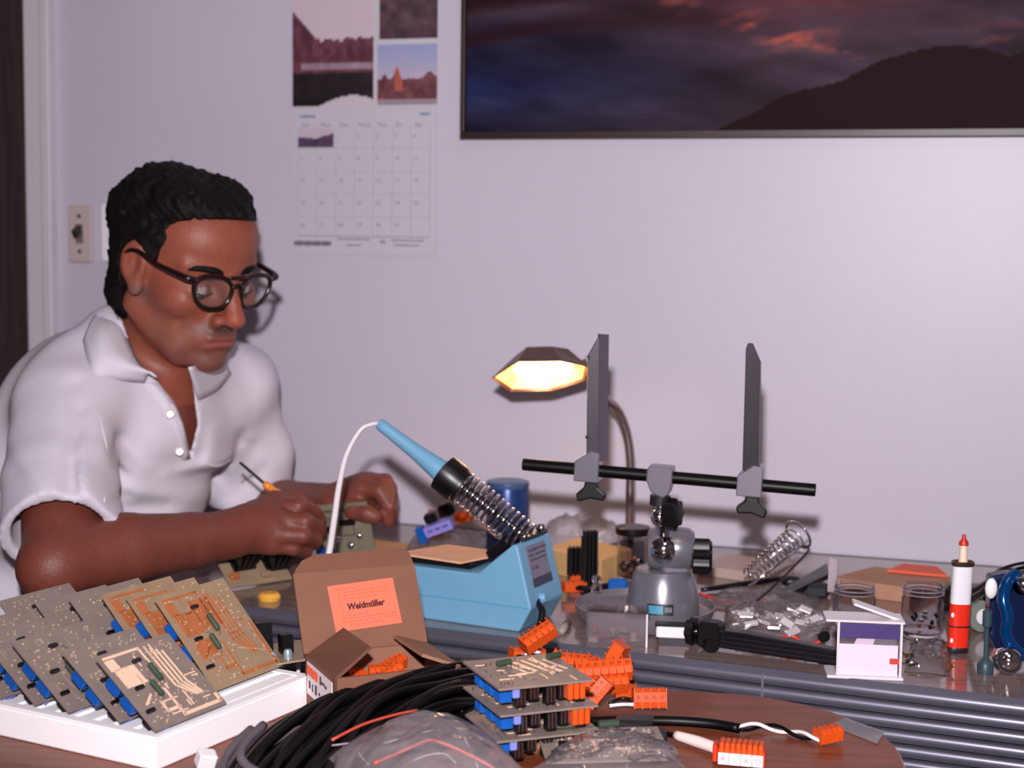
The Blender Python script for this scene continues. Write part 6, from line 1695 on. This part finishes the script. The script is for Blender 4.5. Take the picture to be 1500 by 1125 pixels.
# pair of wires joining heap and square block
def wire(name, label, cat, pts, r, m, group=None, n=8, seg=6):
    mb = MB(); mb.tube(smooth_path(pts, seg), r, n); return tag(mb.build(name, m, smooth='all'), label, cat, group)
m_wwh = mat('wire_white', (230, 218, 222), .35)
def O(px, py, z): return onz(px, py, TZ + z)
cbw = thing('wire_pair', 'short black and white wires joining the square orange block to the heap', 'wire', O(915, 1036, .0))
mb = MB(); mb.tube(smooth_path([O(893, 1030, .010), O(910, 1023, .012), O(928, 1025, .012)], 5), .0016, 8); mb.build('black_wire', m_black, cbw, smooth='all')
mb = MB(); mb.tube(smooth_path([O(893, 1034, .008), O(910, 1032, .008), O(928, 1032, .010)], 5), .0016, 8); mb.build('white_wire', m_wwh, cbw, smooth='all')
# blocks lying in the cardboard box
KW = WM(bx_)
for i, (x, y, a, lab) in enumerate(((.030, .060, 20, 'leftmost orange terminal block inside the cardboard box'), (.052, .062, -15, 'orange terminal block in the middle of the cardboard box'), (.074, .066, 30, 'orange terminal block near the right wall inside the cardboard box'), (.060, .040, 5, 'front orange terminal block inside the cardboard box'))):
    orange_block('terminal_block', lab, KW @ Matrix.Translation((x, y, t_ + .018)) @ Euler((R(15), R(10 - 12 * i), R(a))).to_matrix().to_4x4(), 4, 'orange terminal blocks in the cardboard box')
for i, (x, y) in enumerate(((.035, .055), (.062, .060), (.082, .050), (.052, .030), (.03, .03), (.085, .028))):
    orange_block('terminal_block', 'orange terminal block at the bottom of the cardboard box', KW @ Matrix.Translation((x - .01, y, t_ + .001 + .0065 * (i % 2))) @ Matrix.Rotation(i * .7, 4, 'Z'), 4, 'buried terminal blocks in the cardboard box')

# ---- bundle of black cables
m_cab = mat('cable_black', (11, 8, 10), .42, spec=.28)
bun = thing('cable_bundle', 'thick bundle of black cables curving across the wood-grain table', 'cable', O(420, 1080, 0))
Up = [(712, 1012), (655, 1021), (585, 1034), (512, 1047), (446, 1064), (394, 1092), (352, 1122), (322, 1160)]
Lo = [(722, 1062), (700, 1078), (672, 1094), (640, 1112), (610, 1134), (580, 1160), (556, 1190), (530, 1230)]
Hp = [.034, .042, .043, .041, .036, .029, .022, .016]
rr = random.Random(12); NC = 46; wprev = None
for c in range(NC):
    th = math.pi * ((c % 23) + .5) / 23 if c < 23 else math.pi * ((c % 23) + .2) / 23
    ly = 1.0 if c < 23 else .72; w1, w2, f1, f2 = rr.uniform(-.05, .05), rr.uniform(.6, 1.4), rr.uniform(0, 6), rr.uniform(0, 6); pts = []
    for i, (u, l, hp_) in enumerate(zip(Up, Lo, Hp)):
        t2 = min(math.pi, max(0, th + .11 * math.sin(i * w2 + f1))); ss = .5 - .5 * math.cos(t2) * ly
        z = .0038 + (hp_ - .004) * math.sin(t2) * ly + .0015 * math.sin(i * 1.7 + f2)
        pts.append(onz(u[0] * (1 - ss) + l[0] * ss, u[1] * (1 - ss) + l[1] * ss, TZ) + Vector((0, 0, max(z, .0036))))
    s0 = .5 - .5 * math.cos(th) * ly; pts = [onz(768, 1000 + 30 * s0, TZ) + Vector((0, 0, .0036 + .018 * math.sin(th) * ly))] + pts
    mb = MB(); mb.tube(smooth_path(pts, 5), .0036, 8); mb.build('cable', m_cab, bun, smooth='all')
for k, (pp, rad) in enumerate((((O(386, 1062, .034), O(362, 1085, .030), O(352, 1105, .026), O(362, 1122, .020), O(392, 1140, .014)), .0036), ((O(368, 1068, .030), O(345, 1090, .026), O(330, 1112, .020), O(322, 1140, .014)), .0034))):
    mb = MB(); mb.tube(smooth_path(list(pp), 5), rad, 8); mb.build('grey_sleeve', mat('sleeve_grey', (88, 80, 88), .35), bun, smooth='all')
mb = MB(); mb.bbox(O(302, 1112, .0145), (.014, .012, .012), .0012, rz=.5, rot=(0.3, .2, .5)); mb.build('white_end_plug', m_white, bun)
# twisted wires lifting out of the bundle to the highest orange block
a0, a1 = O(735, 975, .016), O(790, 953, .030)
ld = thing('twisted_wires', 'black sleeve with twisted black and white wires reaching the highest orange block', 'wire', a0)
mb = MB(); mb.tube(smooth_path([O(690, 985, .012), O(712, 980, .016), a0], 5), .0042, 10); mb.build('black_sleeve', m_cab, ld, smooth='all')
def twist(parent, A_, B_, turns, r, m1, m2, rad):
    d = (B_ - A_); x, y, z = basis(d); 
    for ph, m in ((0, m1), (math.pi, m2)):
        pts = [A_ + d * t + (x * math.cos(ph + turns * 2 * math.pi * t) + y * math.sin(ph + turns * 2 * math.pi * t)) * r for t in np.linspace(0, 1, int(turns * 14) + 2)]
        mb = MB(); mb.tube(pts, rad, 8); mb.build('wire', m, parent, smooth='all')
twist(ld, a0, a1, 1.6, .0022, m_wwh, m_cab, .0016)
twist(ld, a0 + Vector((.002, -.008, -.004)), O(768, 962, .024), 1.2, .002, m_wwh, m_cab, .0015)
# ---- single cable to the right with twisted ends
cr = thing('connector_lead', 'black cable with twisted black and white ends and an orange plug, lying across the table', 'cable', O(1000, 1060, 0))
mb = MB(); mb.tube(smooth_path([O(845, 1058, .006), O(900, 1056, .0052), O(980, 1056, .0048), O(1040, 1060, .0048), O(1083, 1067, .0048)], 6), .0043, 10); mb.build('cable_sleeve', m_cab, cr, smooth='all')
pts0 = [O(1083, 1067, .005), O(1115, 1063, .005), O(1150, 1070, .004), O(1180, 1078, .004), O(1207, 1082, .006)]; sp_ = smooth_path(pts0, 8)
for ph, m in ((0, m_wwh), (math.pi, m_cab)):
    pts = []
    for i, p in enumerate(sp_):
        t = i / (len(sp_) - 1); a = ph + 2 * math.pi * 1.7 * t; d = (sp_[min(i + 1, len(sp_) - 1)] - sp_[max(i - 1, 0)]); x, y, z = basis(d)
        pts.append(p + (x * math.cos(a) + y * math.sin(a)) * .0022)
    mb = MB(); mb.tube(pts, .0016, 8); mb.build('wire', m, cr, smooth='all')
p = O(1203, 1092, .001); M = Matrix.Translation(p) @ Euler((R(8), R(-4), R(22))).to_matrix().to_4x4()
ob = orange_block('terminal_block', 'orange plug at the far right end of the twisted wires', M, 4, None)
# ---- white sleeve, orange strip with number labels
ws = thing('sleeved_lead', 'black wire with a translucent white sleeve leading to the labelled orange strip', 'cable', O(1020, 1085, 0))
mb = MB(); mb.tube(smooth_path([O(930, 1068, .007), O(960, 1071, .006), O(994, 1079, .006)], 5), .0022, 8); mb.build('black_wire', m_cab, ws, smooth='all')
mb = MB(); mb.tube(smooth_path([O(990, 1077, .006), O(1020, 1086, .006), O(1052, 1097, .006)], 5), [.0038, .0048, .0046], 12); mb.build('white_sleeve', mat('milky_sleeve', (228, 205, 200), .4), ws, smooth='all')
p = O(1052, 1121, .001); yw = R(-13)
M = Matrix.Translation(p) @ Euler((0, 0, yw)).to_matrix().to_4x4()
sb = thing('terminal_strip', 'orange ribbed terminal strip with four white marker labels near the table edge', 'connector', M.translation, M.to_euler())
for k in range(8):
    mb = MB(); mb.bbox((.0022 + k * .0043, .008, .0095), (.0038, .015, .017), .0009); mb.build('pole', m_org, sb, world=False)
mb = MB(); mb.box((.0175, .009, .0065), (.036, .014, .012)); mb.build('strip_body', mat('orange_deep', (205, 55, 22), .45), sb, world=False)
mb = MB(); mb.bbox((-.003, .009, .008), (.004, .014, .014), .001); mb.build('end_cap', mat('orange_deep', (205, 55, 22), .45), sb, world=False)
for k, chx in enumerate(('R', '', 'X', 'O')):
    mb = MB(); mb.box((.0040 + k * .0087, -.0002, .0058), (.0082, .0012, .0090)); lb2 = mb.build('marker_label', mat('marker_white', (240, 226, 230), .5), sb, world=False)
    if chx: text('lettering', chx, .0062, WM(sb) @ Matrix.Translation((.0020 + k * .0087, -.0009, .0036)) @ Matrix.Rotation(R(90), 4, 'X'), mat('marker_ink', (150, 95, 110), .6), lb2)
# ---- clear bags with red zip lines
def zipline(px, z, lab, parent=None):
    return wire('zip_line', lab, 'strip', [O(x, y, zz) for (x, y), zz in zip(px, z)], .0011, mat('zip_red', (205, 80, 62), .4))
m_zip = film('zip_film', (225, 208, 216), .20, .12, .13, .0018, 45)
bg = crumple('zip_bag', 'large crumpled clear zip bag with red lines lying on the cables', 'bag', [(484, 1112), (556, 1190), (800, 1160), (660, 1052)], TZ + .030, .032, m_zip, 21, 60, 46, wob=.13)
for px, z in ((((486, 1084), (530, 1062), (575, 1048), (612, 1040)), (.040, .043, .041, .038)), (((548, 1118), (590, 1100), (622, 1086), (636, 1084)), (.048, .050, .050, .048)), (((636, 1084), (665, 1095), (700, 1112), (725, 1126)), (.048, .044, .038, .032))):
    mb = MB(); mb.tube(smooth_path([O(x, y, zz) for (x, y), zz in zip(px, z)], 5), .0010, 6)
    mb.build('zip_line', mat('zip_red', (205, 80, 62), .4), bg, smooth='all')
crumple('zip_bag', 'flat clear bag holding the lowest circuit board at the picture edge', 'bag', [(780, 1128), (1010, 1140), (985, 1092), (850, 1082)], TZ + .012, .018, film('clear_film', 0, 0), 23, 30, 22)
# black felt-like block between the board stack and the bag
mb = MB(); q = [O(1216, 1062, .0004), O(1285, 1090, .0004), O(1296, 1072, .0004), O(1238, 1052, .0004)]; mb.slab(q, .0003); tag(mb.build('clear_tape_piece', film('tape_film', (225, 215, 222), .28, .08, .2)), 'piece of clear tape stuck on the right end of the wood-grain table', 'tape')

m_fold = mat('fold_highlight', (170, 155, 162), .25)  # pale ridges that paint the highlights along the bag's folds
for k, px in enumerate((((486, 1092), (520, 1086), (560, 1066), (600, 1052)), ((500, 1100), (550, 1092), (600, 1078), (640, 1068)), ((520, 1086), (526, 1104), (540, 1120)), ((640, 1046), (672, 1070), (690, 1100), (700, 1124)), ((590, 1122), (620, 1108), (650, 1104), (668, 1118)))):
    mb = MB(); mb.tube(smooth_path([at(x, y, 1.10 + (1125 - y) * .0008 - .012) for x, y in px], 5), .0005, 6); mb.build('fold_highlight', m_fold, bg, smooth='all')
